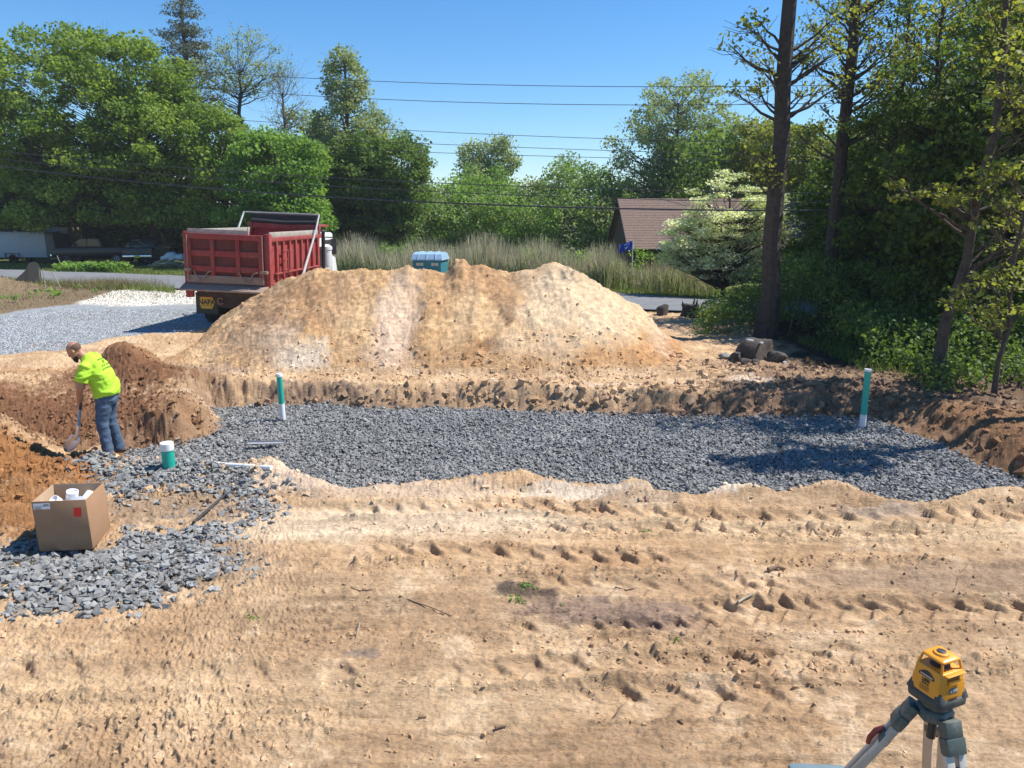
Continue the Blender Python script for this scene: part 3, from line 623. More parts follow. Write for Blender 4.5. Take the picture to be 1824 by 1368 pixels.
BARK = mat('bark_grey', (0.085, 0.068, 0.055), 0.95, var=0.45, vs=9, bump=0.05, bs=14)
BARKD = mat('bark_dark', (0.065, 0.052, 0.042), 0.95, var=0.4, vs=9, bump=0.06, bs=14)
BARKL = mat('bark_pale', (0.16, 0.135, 0.11), 0.95, var=0.3, vs=9, bump=0.03, bs=14)
L_MAP = leaf_mat('leaf_maple', (0.085, 0.155, 0.024), (0.28, 0.37, 0.065), 0.40)
L_BRI = leaf_mat('leaf_bright', (0.09, 0.19, 0.036), (0.25, 0.39, 0.08), 0.40)
L_DRK = leaf_mat('leaf_dark', (0.042, 0.078, 0.020), (0.13, 0.195, 0.042), 0.38)
L_MID = leaf_mat('leaf_mid', (0.07, 0.13, 0.036), (0.20, 0.28, 0.075), 0.42)
L_OLV = leaf_mat('leaf_olive', (0.13, 0.165, 0.035), (0.34, 0.35, 0.085), 0.45)
L_GRY = leaf_mat('leaf_greyish', (0.17, 0.22, 0.10), (0.38, 0.43, 0.22), 0.42)
L_NEE = leaf_mat('leaf_needle', (0.09, 0.11, 0.08), (0.16, 0.18, 0.13), 0.2)
L_FLW = leaf_mat('leaf_blossom', (0.32, 0.40, 0.18), (0.98, 0.97, 0.80), 0.35)
def at(px, Y): return P(px, 500, Y).x
def zt(py, Y, px=912): return P(px, py, Y).z
# great maple, left
Y = 55; x = at(287, Y); h = zt(45, Y)
tree('huge rounded maple with deep green leaves at the left, above the parked vehicles', x, Y, h, [(-4.2, -1.5, h*.60, 7.6, 6.0, h*.385, 4), (-9.0, -1, h*.45, 3.8, 4.5, h*.27, 1.2), (1.8, -2, h*.50, 3.6, 4.5, h*.30, 1.1), (.8, -1, h*.74, 3.0, 4, h*.20, .9), (-5.5, -4, h*.27, 8.0, 2.5, h*.09, 1.0), (2.0, -3, h*.25, 2.4, 2, h*.10, .5)],
     L_MAP, BARKD, 101, 'maple_tree', r0=0.55, leaf=0.25, nclump=430, per=230, csz=(1.05, 1.05, .80), hang=.5, trunk_top=h*.62)
Y = 60; h = zt(-12, Y)
tree('thin grey needled conifer rising behind the huge maple', at(367, Y), Y, h, [(0, 0, h*.93, .9, .9, h*.06, .5), (0, 0, h*.80, 1.9, 1.9, h*.11, 1.3), (0.6, 0, h*.66, 2.4, 2.4, h*.13, 1.0)], L_NEE, BARK, 102, 'conifer_tree', leaf=0.16, nclump=85, per=110, csz=(.95, .95, .22), trunk_top=h*.99, twigs=3)
Y = 58; h = zt(42, Y)
tree('tall budding oak with dark trunk and airy pale crown', at(452, Y), Y, h, [(0.5, 0, h*.84, 3.0, 2.6, h*.14, 1.3), (-2.2, 0, h*.76, 1.7, 2, h*.12, .6)], L_GRY, BARKD, 103, 'oak_tree', r0=.36, leaf=0.16, nclump=70, per=60, csz=(.8, .8, .6), twigs=5)
Y = 57; h = zt(95, Y)
tree('nearly bare tree with crooked pale branches against the sky', at(524, Y), Y, h, [(0.2, 0, h*.80, 1.9, 1.6, h*.18, 1)], L_GRY, BARKL, 104, 'bare_tree', leaf=0.13, nclump=34, per=9, csz=(.8, .8, .8), twigs=7)
Y = 50; h = zt(215, Y)
tree('bright green bushy maple behind the red dump truck', at(505, Y), Y, h, [(0, 0, h*.62, 3.1, 2.6, h*.36, 2), (-1.6, 0, h*.45, 2.8, 2.6, h*.30, 1), (1.0, -.5, h*.35, 3, 2.4, h*.25, 1)], L_BRI, BARKD, 105, 'maple_tree', leaf=0.24, nclump=120, per=280, csz=(.95, .95, .7))
Y = 52; h = zt(170, Y)
tree('olive leaved tree filling the gap between the two maples', at(410, Y), Y, h, [(0, 0, h*.62, 2.6, 2.6, h*.34, 2), (0, 0, h*.3, 3, 2, h*.22, 1)], L_MAP, BARK, 106, 'maple_tree', leaf=0.22, nclump=90, per=230, csz=(.95, .95, .6))
Y = 56; h = zt(86, Y)
tree('slender airy tree with a narrow top standing above the dark green trees', at(632, Y), Y, h, [(0, 0, h*.86, 1.5, 1.5, h*.14, 1.1), (0.2, 0, h*.60, 2.6, 2.2, h*.20, 1.6)], L_GRY, BARK, 107, 'poplar_tree', leaf=0.2, nclump=120, per=120, csz=(.7, .7, .6), twigs=3, trunk_top=h*.95)
Y = 54; h = zt(225, Y)
tree('dense dark green tree at the left edge of the distant woods', at(650, Y), Y, h, [(0, 0, h*.55, 2.9, 2.6, h*.40, 2)], L_MID, BARKD, 108, 'dense_tree', leaf=0.22, nclump=110, per=260, csz=(.85, .85, .65))
h = zt(232, Y)
tree('rounded dark tree with a green lobe leaning over the brush', at(722, 53), 53, h, [(0, 0, h*.66, 1.9, 1.9, h*.30, 2), (-.6, 0, h*.35, 1.8, 1.8, h*.3, 1)], L_MID, BARKD, 109, 'dense_tree', leaf=0.2, nclump=75, per=260, csz=(.8, .8, .6))
Y = 59; h = zt(180, Y)
tree('loose grey green tree behind the dense dark trees', at(560, Y), Y, h, [(0, 0, h*.72, 2.6, 2.2, h*.24, 2), (2.2, 0, h*.6, 1.6, 2.2, h*.24, 1)], L_GRY, BARK, 110, 'airy_tree', leaf=0.2, nclump=80, per=120, csz=(.85, .85, .65), twigs=3)
h = zt(190, Y)
tree('half bare grey tree right of the slender airy tree', at(695, Y), Y, h, [(0, 0, h*.75, 1.5, 1.6, h*.2, 1)], L_GRY, BARKL, 111, 'bare_tree', leaf=0.16, nclump=42, per=32, csz=(.8, .8, .8), twigs=6)
Y = 72; h = zt(240, Y)
tree('small airy tree alone against the sky above the middle of the far woods', at(872, Y), Y, h, [(-1.3, 0, h*.76, 1.5, 1.5, h*.19, 1), (1.3, 0, h*.80, 1.4, 1.5, h*.19, 1), (0, 0, h*.5, 2.4, 1.5, h*.2, 1)], L_GRY, BARK, 112, 'airy_tree', leaf=0.24, nclump=80, per=120, csz=(.85, .85, .7), twigs=3)
Y = 63; h = zt(108, Y)
tree('big airy grey green tree behind the brown house', at(1195, Y), Y, h, [(0, 0, h*.74, 3.9, 3.4, h*.25, 2.2), (-3.0, 0, h*.56, 2.6, 3, h*.20, 1), (3.0, 0, h*.6, 2.8, 3, h*.22, 1), (0, 0, h*.40, 4, 3, h*.2, 1.2)], L_GRY, BARK, 113, 'sycamore_tree', r0=.4, leaf=0.22, nclump=230, per=95, csz=(.9, .9, .65), twigs=4)
for i, (px, Y, py, wx, lm, lab) in enumerate([(1350, 52, 190, 3.0, L_OLV, 'yellowish olive tree between the big airy tree and the first tall trunk'), (1452, 46, 205, 2.6, L_OLV, 'olive green tree seen between the two tall trunks'), (1300, 66, 250, 3.0, L_MID, 'mid green tree behind the white blossoming dogwood'), (1545, 44, 240, 3.0, L_MID, 'green tree filling the background right of the second tall trunk')]):
    h = zt(py, Y); tree(lab, at(px, Y), Y, h, [(0, 0, h*.66, wx, 2.4, h*.32, 2), (0, 0, h*.35, wx, 2.4, h*.28, 1)], lm, BARK, 120+i, 'background_tree', leaf=0.22, nclump=90, per=230, csz=(.9, .9, .65))
# dogwood
Y = 33; h = zt(290, Y)
tree('white blossoming dogwood hiding the right half of the brown house', at(1290, Y), Y, h, [(0, 0, h*.66, 2.1, 1.6, h*.34, 2), (-1.6, 0, h*.46, 1.5, 1.3, h*.22, 1.2), (1.6, 0, h*.55, 1.4, 1.3, h*.30, 1.2), (0, -.3, h*.28, 2.0, 1.2, h*.13, 1.1)], L_FLW, BARKD, 130, 'dogwood_tree', r0=.10, leaf=0.12, nclump=250, per=120, csz=(.46, .46, .19), twigs=4, bias=(0, 0, 1.4), top=.8)
# two tall straight trunks
Y = 20.7
t1 = tree('tallest straight dark trunk, standing just right of the boulder heap', at(1371, Y), Y, 16.95, [(-1.0, 0, 7.2, .55, .8, 1.3, 1), (1.0, .2, 7.2, .6, .9, 1.4, 1), (-.4, 0, 4.8, .6, .6, .7, .3), (.4, 0, 10.5, 1.6, 1.6, 1.4, .7)], L_OLV, BARKD, 131, 'oak_tree', r0=0.27, leaf=0.12, nclump=40, per=42, csz=(.40, .40, .30), twigs=6, trunk_top=11.8, top=.55, lean=(.0005, 0))
Y = 24.5
t2 = tree('second tall dark trunk, crooked near its top, left of the dark thicket', at(1478, Y), Y, 17.5, [(-.3, 0, 8.6, 1.5, 1.4, 1.3, 1.2), (1.1, 0, 7.4, 1.2, 1.2, 1.6, 1.2), (-.6, 0, 6.2, .9, 1, 1.2, .6), (.4, 0, 11, 2.0, 2.0, 1.8, .8)], L_OLV, BARKD, 132, 'oak_tree', r0=0.23, leaf=0.12, nclump=64, per=48, csz=(.46, .46, .36), twigs=6, trunk_top=12.5, top=.55, lean=(.004, 0))
# the dark wood on the right
wood = [(1590, 22.5, 130, 1.7, L_DRK, .11), (1640, 20, 60, 1.5, L_DRK, .12), (1600, 28, 190, 2.8, L_DRK, .16), (1715, 24, -60, 2.2, L_MID, .17), (1720, 18.5, 120, 1.3, L_DRK, .11), (1800, 20, -120, 1.9, L_OLV, .16), (1810, 28, -150, 3.4, L_DRK, .2), (1930, 19, -150, 2.4, L_DRK, .2), (1530, 33, 260, 2.4, L_DRK, .15), (1665, 34, 180, 3.3, L_DRK, .2), (1990, 24, -200, 3.3, L_DRK, .2), (1860, 34, -100, 4.0, L_DRK, .2), (1560, 38, 240, 3.3, L_DRK, .2)]
wl = ['slim dark tree just right of the second tall trunk', 'dark slender tree in the middle of the right thicket', 'dark tree deep behind the thicket right of the tall trunks', 'tall leafy tree at the upper right with sky between its branches', 'small dark tree nearest the far right pipe', 'tall leafy tree near the right picture edge', 'dark tree far back at the right picture edge', 'large tree cut by the right picture edge', 'dark tree directly behind the second tall trunk', 'dark tree deep in the wood below the open sky', 'tree outside the picture edge shading the pit bank', 'dark rear tree at the upper right corner', 'rear tree low behind the thicket']
for i, ((px, Y, py, wx, lm, rr), lab) in enumerate(zip(wood, wl)):
    h = min(16.5, zt(py, Y)); dn = (h-1.2)
    tree(lab, at(px, Y), Y, h, [(.3, 0, h*.80, wx*1.1, wx, h*.18, .9), (-.2, 0, h*.50, wx*.95, wx*.9, h*.22, 1.1), (0, 0, h*.24, wx*.9, wx*.8, h*.16, .8)], lm, BARKD, 140+i, 'woodland_tree', r0=rr, leaf=0.145 if Y < 25 else .2, nclump=int((44+wx*14) if Y < 26 else (60+wx*14)), per=120 if Y < 26 else 150, csz=(.6, .6, .35) if Y < 25 else (.9, .9, .55), twigs=3, trunk_top=h*.93, lean=((i*37 % 7-3)*.008, 0))
for i, (px, Y, hh, lm, lab) in enumerate([(1570, 25, 13, L_MID, 'slender airy tree top against the sky, nearest the second tall trunk'), (1625, 22.5, 12.5, L_OLV, 'slender yellow green tree top in the middle of the upper right sky'), (1685, 26, 14, L_MID, 'slender airy tree left of the tall leafy tree at the upper right'), (1752, 21, 12.5, L_MID, 'slender dark stemmed tree reaching the frame top near the right edge'), (1550, 33, 13, L_OLV, 'thin olive tree top just behind the second tall trunk'), (1830, 23, 13, L_DRK, 'dark leafy tree filling the upper right corner')]):
    tree(lab, at(px, Y), Y, hh, [(0, 0, hh*.62, 1.35, 1.2, hh*.22, 1.3), (.2, 0, hh*.42, 1.2, 1.1, hh*.14, .8)], lm, BARKD, 180+i, 'woodland_tree', r0=.10, leaf=.13, nclump=62, per=58, csz=(.5, .5, .36), twigs=5, trunk_top=hh*.95, lean=((i % 3-1)*.012, 0))
# leaning pale trunk and the near yellow-green sapling
Y = 15.0
tree('leaning pale brown trunk near the right picture edge with yellow green sprays', at(1690, Y), Y, 12.0, [(.9, -.2, 6.9, .9, .8, .9, 1), (1.3, -.2, 4.9, .8, .7, .8, 1.1), (-.6, -.3, 3.9, .9, .6, .45, .9), (1.2, -.3, 3.0, .7, .6, .6, .8), (1.0, 0, 9, 1.4, 1.2, 1.5, .7)], L_OLV, BARK, 160, 'maple_tree', r0=0.11, leaf=0.11, nclump=48, per=52, csz=(.33, .33, .16), twigs=4, trunk_top=11, lean=(.085, 0), hang=.2, bias=(.2, -.2, .8))
Y = 13.6
tree('thin young maple with yellow green sprays at the right picture edge', at(1800, Y), Y, 7.5, [(0, 0, 5.6, .9, .7, .9, 1), (-.3, 0, 3.6, .8, .7, .8, 1), (-.2, 0, 1.9, .8, .6, .6, .8)], L_OLV, BARK, 161, 'maple_tree', r0=0.045, leaf=0.105, nclump=46, per=50, csz=(.32, .32, .16), twigs=3, lean=(.03, 0), bias=(.2, -.2, .8))
# trees beyond the right edge of the picture that shade the right end of the pit
for i, (tx, ty, hh) in enumerate([(11.0, 12.3, 12.5)]):
    tree('tall shade tree beyond the right edge, casting shade over the end of the gravel bed', tx, ty, hh, [(-.4, 0, hh*.70, 1.25, .8, hh*.10, 1), (.5, .3, hh*.86, .8, .8, hh*.06, .3)], L_DRK, BARKD, 170+i, 'shade_tree', r0=.2, leaf=0.24, nclump=10, per=80, csz=(.55, .45, .4), twigs=2)
# shrubs under the wood: reads as one mass
def mass(name, label, n, fx, dens, leaf, lm, seed, bias=(0.1, -.1, .5), csz=(.45, .45, .3), per=60, stems=None):
    r = np.random.RandomState(seed); P_ = []; vs = []; st = MB()
    for i in range(n):
        p = fx(r)
        if p is None: continue
        x, y, z, s = p; m_ = int(per*r.uniform(.5, 1.4)*s); c = clump_pts(np.array([x, y, z]), np.array(csz)*s, m_, r, .5); P_.append(c); vs.append(np.clip(r.rand()*0.6+r.rand(m_)*.5, 0, 1))
        if stems and r.rand() < stems:
            z0 = float(H(np.array([x]), np.array([y]), False)[0]); limb(st, (x+r.randn()*.25, y+r.randn()*.25, z0), (x, y, z+.2), .015, .005, r, 4, .05, 4)
    o = obj(name, leaves_mesh(name, np.concatenate(P_), bias, leaf, lm, seed, np.concatenate(vs)))
    tag(o, label, 'undergrowth', kind='stuff')
    if st.v: s_ = st.build(name+'_stems', BARKL); tag(s_, label.replace('leafy', 'thin bare stems of the'), 'undergrowth', kind='stuff')
    return o
def under(r, top=2.6):
    px = r.uniform(1255, 2050); Y = r.uniform(15.5, 25)
    if px > 1560: Y = r.uniform(13.8, 24)
    x = at(px, Y)
    if Y < 15.9 and x < 7.4: return None
    if math.hypot(x-at(1371, 20.7), 0) < .9 and Y < 20.9: return None
    if px < 1450 and Y < 19.6: return None
    if px < 1340 and Y < 20.5: return None
    hmax = (0.35+1.7*ss(14, 21, Y+max(0, x-9)*.8)) * ss(1190, 1420, px)
    z = r.uniform(0.1, 1)*hmax; return (x, Y, float(z)+.05, r.uniform(.7, 1.3))
mass('undergrowth', 'tangled leafy undergrowth below the right hand trees', 560, under, 0, .095, L_MID, 201, per=60, stems=.3)
mass('undergrowth', 'dull dark leafy undergrowth mixed below the right hand trees', 420, under, 0, .095, L_DRK, 208, per=60)
mass('undergrowth', 'darker tangled leafy undergrowth deep below the right hand trees', 800, lambda r: (at(r.uniform(1440, 2100), 28), r.uniform(25, 31), r.uniform(.2, 5.5), 1.4), 0, .17, L_DRK, 202, per=80)
# woods beyond the brush: one far mass made of many crowns
def far(r):
    px = r.uniform(660, 1180); Y = r.uniform(58, 72); top = 322+14*math.sin(px*.035)+9*math.sin(px*.11+1)+10*math.sin(px*.017)
    zt_ = zt(top, Y)*(1-.25*(Y < 61)); return (at(px, Y), Y, r.uniform(.05, 1)**.8*zt_*(1+.12*math.sin(px*.31+Y)), r.uniform(.6, 1.3))
mass('far_woodland', 'green far woodland behind the brush, below the open sky', 520, far, 0, .24, L_BRI, 203, csz=(1.0, 1.0, .8), per=105, bias=(0.1, -.3, .5))
mass('far_woodland', 'mid green far woodland mixed behind the brush', 360, far, 0, .24, L_MID, 204, csz=(1.0, 1.0, .8), per=105, bias=(0.1, -.3, .5))
mass('far_woodland', 'pale airy far woodland mixed behind the brush', 380, far, 0, .22, L_GRY, 207, csz=(1.1, 1.1, 1.0), per=85, bias=(0.1, -.3, .5), stems=.5)
mass('far_woodland', 'dark far woodland behind the left hand vehicles', 700, lambda r: (at(r.uniform(-350, 640), 64), r.uniform(60, 68), r.uniform(.2, 8.5), 1.3), 0, .3, L_DRK, 205, csz=(1.2, 1.2, .9), per=120)
mass('far_woodland', 'green far woodland closing the view behind the right hand trees', 600, lambda r: (at(r.uniform(1180, 2300), 60), r.uniform(50, 62), r.uniform(.2, 9), 1.3), 0, .3, L_MID, 206, csz=(1.2, 1.2, .9), per=120)
# dry stalk thicket behind the heap
def stalks(name, label, n, fx, m, seed, w=(.008, .015)):
    r = np.random.RandomState(seed); V = []; Fc = []; vv = []
    X_, Y_, H_ = fx(r, n); z = H(X_, Y_, False); k = len(X_)
    for b in range(2):
        a = r.rand(k)*math.pi; ww = r.uniform(*w, k); dx = np.cos(a)*ww; dy = np.sin(a)*ww; lx = r.randn(k)*.14*H_; ly = r.randn(k)*.1*H_
        s = .45 if b else 0.0; e = 1.0 if not b else r.uniform(.7, 1.05, k); jx = r.randn(k)*.22*b; jz = H_*s
        p0 = np.stack([X_+lx*s-dx, Y_+ly*s-dy, z+jz], 1); p1 = np.stack([X_+lx*s+dx, Y_+ly*s+dy, z+jz], 1)
        q = np.stack([X_+lx*e+jx, Y_+ly*e, z+H_*e], 1); dd = np.stack([dx, dy, 0*dx], 1)*.35
        V.append(np.stack([p0, p1, q+dd, q-dd], 1).reshape(-1, 3)); vv.append(np.repeat(r.rand(k), 4))
    V = np.concatenate(V); f = np.arange(len(V)).reshape(-1, 4)
    o = obj(name, np_mesh(name, V, f, 4, [m], {'v': ('FLOAT', np.concatenate(vv))})); tag(o, label, 'brush', kind='stuff'); return o
S_DRY = leaf_mat('dry_stalk', (0.26, 0.22, 0.15), (0.66, 0.60, 0.46), 0.2, .9)
S_GRN = leaf_mat('green_stalk', (0.07, 0.12, 0.03), (0.16, 0.22, 0.06), 0.3, .8)
def bx(r, n, hs=1.0):
    px = r.uniform(575, 1262, n); x0 = (px-912)/F; off = r.uniform(1.2, 6.5, n); Yb = np.array([40-.0001*p for p in px])
    # far verge of the road at this bearing, then some metres beyond
    (ax, ay), (bx_, by) = road_far; sl = (by-ay)/(bx_-ax); Y0 = (ay-sl*ax)/(1-sl*x0*1.03); Yv = Y0+off+1.2*(px > 1080)
    hh = (2.05-.75*np.clip((px-1060)/60, 0, 1))*(r.beta(2.2, 2.0, n)*.9+.25)*hs*(1+.14*np.sin(px*.06)+.1*np.sin(px*.021+2))
    k = r.rand(n) < np.where(px > 1090, .42, 1.0)*(.6+.4*np.sin(px*.047+off*1.3))
    return (x0*1.03*Yv)[k], Yv[k], hh[k]
stalks('brush', 'thicket of dry grey stalks behind the dirt heap', 15000, bx, S_DRY, 301)
stalks('brush', 'green shoots growing through the dry stalk thicket', 9000, lambda r, n: bx(r, n, .62), S_GRN, 302, (.02, .035))
mass('brush', 'small green bushes in the dry stalk thicket', 260, lambda r: (lambda a: (a[0][0], a[1][0]+1.5, r.uniform(.1, 1.5), .9) if len(a[0]) else None)(bx(r, 1)), 0, .16, L_BRI, 303, csz=(.5, .5, .4), per=60)
# grass
def grass(name, label, n, fx, m, seed, hs, w=(.01, .02)):
    r = np.random.RandomState(seed); X_, Y_ = fx(r, n); z = H(X_, Y_, False); k = len(X_); a = r.rand(k)*math.pi; ww = r.uniform(*w, k); hh = r.uniform(*hs, k)
    dx = np.cos(a)*ww; dy = np.sin(a)*ww; V = np.stack([np.stack([X_-dx, Y_-dy, z-.01], 1), np.stack([X_+dx, Y_+dy, z-.01], 1), np.stack([X_+r.randn(k)*hh*.35, Y_+r.randn(k)*hh*.3, z+hh], 1)], 1).reshape(-1, 3)
    o = obj(name, np_mesh(name, V, np.arange(len(V)).reshape(-1, 3), 3, [m], {'v': ('FLOAT', np.repeat(r.rand(k), 3))})); tag(o, label, 'grass', kind='stuff'); return o
G_SUN = leaf_mat('grass_blade', (0.10, 0.15, 0.03), (0.24, 0.27, 0.08), 0.3, .7)
G_DRY = leaf_mat('grass_dry', (0.16, 0.14, 0.06), (0.34, 0.27, 0.15), 0.2, .9)
def verge(r, n, a, b, px0=-300, px1=1500):
    px = r.uniform(px0, px1, n); (ax, ay), (bx_, by) = road_far; sl = (by-ay)/(bx_-ax); x0 = (px-912)/F; Y0 = (ay-sl*ax)/(1-sl*x0*1.03); Yv = Y0+r.uniform(a, b, n); return x0*1.03*Yv, Yv
grass('grass', 'short grass along the far side of the road', 40000, lambda r, n: verge(r, n, .2, 7), G_SUN, 401, (.05, .16), (.015, .03))
grass('grass', 'rough grass along the near side of the road', 9000, lambda r, n: verge(r, n, -9.6, -7.4, -300, 330), G_SUN, 402, (.05, .35), (.012, .02))
grass('grass', 'dry weeds on the bare bank left of the driveway', 5000, lambda r, n: (lambda x, y: (x[sdf_drive(x, y) > .3], y[sdf_drive(x, y) > .3]))(r.uniform(-24, -13.5, n), r.uniform(22, 36, n)), G_DRY, 403, (.03, .16), (.01, .02))
grass('grass', 'tufts of reddish dry grass near the driveway mouth', 2500, lambda r, n: (G(195, 512)[0]+r.randn(n)*1.1, G(195, 512)[1]+r.randn(n)*.7), G_DRY, 404, (.15, .6), (.008, .015))
grass('grass', 'low plants at the foot of the right hand wood', 7000, lambda r, n: (lambda x, y: (x[(x > 7.6)], y[(x > 7.6)]))(r.uniform(6, 15, n), r.uniform(15.5, 20, n)), S_GRN, 405, (.05, .35), (.01, .02))
mass('weeds', 'bright green weeds across the road before the dark pickup', 130, lambda r: (at(r.uniform(112, 222), 46), r.uniform(45.2, 46.8), r.uniform(.05, .45), .7), 0, .16, L_BRI, 406, csz=(.5, .4, .3), per=60)
mass('weeds', 'small green weeds on the bare bank left of the driveway', 26, lambda r: (at(r.uniform(-40, 180), 34), r.uniform(28, 36), r.uniform(.05, .25), .5), 0, .12, L_BRI, 407, csz=(.5, .4, .3), per=50)
# ================================================================ OBJECTS
def hz(x, y): return float(H(np.array([x]), np.array([y]), False)[0])
# ---- overhead wires
m_wire = mat('wire_black', (0.03, 0.032, 0.035), 0.6, var=0.1)
def wire(label, pts, Ys, r):
    A, B, D = [P(px, py, Y) for (px, py), Y in zip(pts, Ys)]
    xs = np.array([A.x, B.x, D.x]); cz = np.polyfit(xs, [A.z, B.z, D.z], 2); cy = np.polyfit(xs, [A.y, B.y, D.y], 1); W = D.x-A.x
    q = np.linspace(A.x-W*.35, D.x+W*.35, 60); mb = MB(); mb.tube([(x, np.polyval(cy, x), np.polyval(cz, x)) for x in q], r, 6)
    tag(mb.build('overhead_wire', m_wire), label, 'wire', 'overhead wires crossing the view')
Ya, Yb, Yc = 38, 31, 26.5
wire('uppermost thin wire crossing the open sky', [(0, 93), (700, 145), (1380, 154)], (Ya, Yb, Yc), .011)
wire('thin wire crossing the sky just below the uppermost wire', [(0, 118), (700, 177), (1380, 186)], (Ya, Yb, Yc), .011)
wire('faint far wire, highest of the three in the sky gap', [(0, 176), (740, 235), (1100, 246)], (56, 50, 46), .016)
wire('faint far wire, middle one of the three in the sky gap', [(0, 215), (760, 258), (1100, 267)], (56, 50, 46), .016)
wire('faint far wire, lowest of the three in the sky gap', [(0, 230), (760, 273), (1100, 280)], (56, 50, 46), .016)
wire('dark wire across the trees, uppermost of the lower bundle', [(0, 269), (700, 322), (1380, 343)], (Ya, Yb, Yc), .014)
wire('dark wire across the trees, middle of the lower bundle', [(0, 283), (750, 340), (1380, 360)], (Ya, Yb, Yc), .013)
wire('thickest black cable, crossing in front of the house roof', [(0, 296), (700, 357), (1380, 375)], (Ya, Yb, Yc), .028)

# ---- drainage pipes
m_grn = mat('pipe_green', (0.015, 0.40, 0.30), 0.35, var=0.06, dirt=.25, dcol=(.35, .26, .17)); m_wht = mat('pipe_white', (0.80, 0.80, 0.77), 0.35, var=0.05, dirt=.3, dcol=(.5, .38, .25))
def pipe(label, px, py, ptop, Y, r, white_from, cap_h=.05, seg=None):
    b = P(px, py, Y); t = P(px+(px-912)/5900*(py-ptop), ptop, Y); h = t.z-b.z
    root = thing('vent_pipe', label, 'pipe', (b.x, b.y, b.z-.1), (R_(0.6), R_(-0.5), 0), 'upright pipes in the gravel')
    MB().lathe([(r, 0), (r, h+.1-cap_h)], k=24).build('pipe', m_grn, root)
    c0 = h+.1-cap_h; MB().lathe([(r*1.09, c0-.01), (r*1.10, c0), (r*1.10, c0+cap_h-.008), (r*1.02, c0+cap_h), (r*.3, c0+cap_h+.002)], k=24).build('cap', m_wht, root)
    if white_from: MB().lathe([(r*1.02, 0), (r*1.02, .1+white_from), (r*1.01, .105+white_from)], k=24).build('white_sleeve', m_wht, root)
pipe('tall green pipe with white top and base at the back left of the gravel bed', 503, 737, 665, 13.25, .052, .19)
pipe('tallest green pipe with thin white rim at the far right corner of the gravel bed', 1537, 750, 657, 12.75, .055, .12, .03)
pipe('short fat green pipe with a white cap near the worker', 301, 826, 788, 9.35, .078, 0, .09)
a = GH(386, 830, .02); b = GH(484, 838, .03)
pp = thing('white_pipe', 'white plastic pipe lying on the sand beside the gravel bed', 'pipe', a)
v = Vector(b)-Vector(a); MB().tube([(0, 0, 0), v], .032, 16).build('pipe', m_wht, pp); MB().tube([v.normalized()*-.004, v.normalized()*.05], .037, 16).build('coupling', m_wht, pp)
m_dstrip = mat('strip_dark', (0.035, 0.034, 0.034), .6, var=.3, dirt=.3, dcol=(.2, .15, .1))
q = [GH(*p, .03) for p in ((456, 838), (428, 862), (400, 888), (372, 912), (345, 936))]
tag(MB().tube(q, [.017]*5, 10).build('dark_strip', m_dstrip), 'narrow dark strip running over the stones from the white pipe', 'pipe')  # thin dark tube added along a dark stripe over the stones
m_gr = mat('grey_plastic', (0.30, 0.31, 0.32), .5)
a = Vector(G(472, 790, PIT_Z+.07)); tag(MB().bb(-.28, .28, -.05, .05, 0, .012).bb(-.28, .28, .045, .055, 0, .035).xf(Matrix.Translation(a) @ Matrix.Rotation(R_(4), 4, 'Z')).build('grey_channel', m_gr), 'short grey plastic channel lying on the gravel bed', 'channel')

# ---- cardboard box
m_card = mat('cardboard', (0.36, 0.215, 0.125), 0.85, var=0.07, vs=5, bump=.001, bs=90, spec=.2); m_cardin = mat('cardboard_inner', (0.50, 0.35, 0.22), 0.85, var=0.05)
m_lab = mat('paper_label', (0.78, 0.78, 0.80), .6, var=.03); m_red = mat('red_sticker', (0.72, 0.022, 0.018), .55, var=.04); m_ink = mat('ink', (.03, .03, .03), .6)
m_tape = mat('packing_tape', (0.33, 0.19, 0.105), .22, var=.04)
fl = P(70, 990, 7.0); fr = P(160, 992, 7.0); W = fr.x-fl.x; fz = fl.z+.0
bxr = thing('cardboard_box', 'open brown cardboard box with red sticker full of white fittings, on the loose stones', 'box', (fl.x+.01, fl.y, fz+.045), (R_(2.5), 0, R_(7)))
Hh = .545; Dp = .46; t = .008
s = MB(); s.bb(0, W, 0, t, 0, Hh); s.bb(0, W, Dp-t, Dp, 0, Hh); s.bb(0, t, t, Dp-t, 0, Hh-.002); s.bb(W-t, W, t, Dp-t, 0, Hh-.002); s.bb(t, W-t, t, Dp-t, .01, .02)
s.build('carton', m_card, bxr, bevel=.002)
i_ = MB(); i_.bb(t, t+.003, t, Dp-t, .02, Hh-.006); i_.bb(W-t-.003, W-t, t, Dp-t, .02, Hh-.006); i_.bb(t+.004, W-t-.004, Dp-t-.003, Dp-t, .02, Hh-.006); i_.build('lining', m_cardin, bxr)
lb = MB().bb(.015, .17, -.002, 0, Hh-.085, Hh-.02).build('label', m_lab, bxr)
tx = MB(); tx.bb(.11, .16, -.0032, -.0022, Hh-.045, Hh-.034); tx.bb(.02, .165, -.0032, -.0022, Hh-.054, Hh-.051)
for k in range(4): tx.bb(.025, .08+.012*(k % 2), -.0032, -.0022, Hh-.062-.006*k, Hh-.0645-.006*k)
tx.build('print', m_ink, lb)
MB().prism([(W-.135, Hh-.175), (W-.062, Hh-.185), (W-.052, Hh-.085), (W-.122, Hh-.08)], -.0022, 0).build('sticker', m_red, bxr)
tp_ = MB(); tp_.bb(W*.34, W*.70, -.0015, 0, .004, Hh*.36); tp_.bb(.004, W*.34, -.001, 0, Hh*.38, Hh*.52); tp_.bb(W*.70, W-.004, -.001, 0, Hh*.38, Hh*.46); tp_.build('tape', m_tape, bxr)
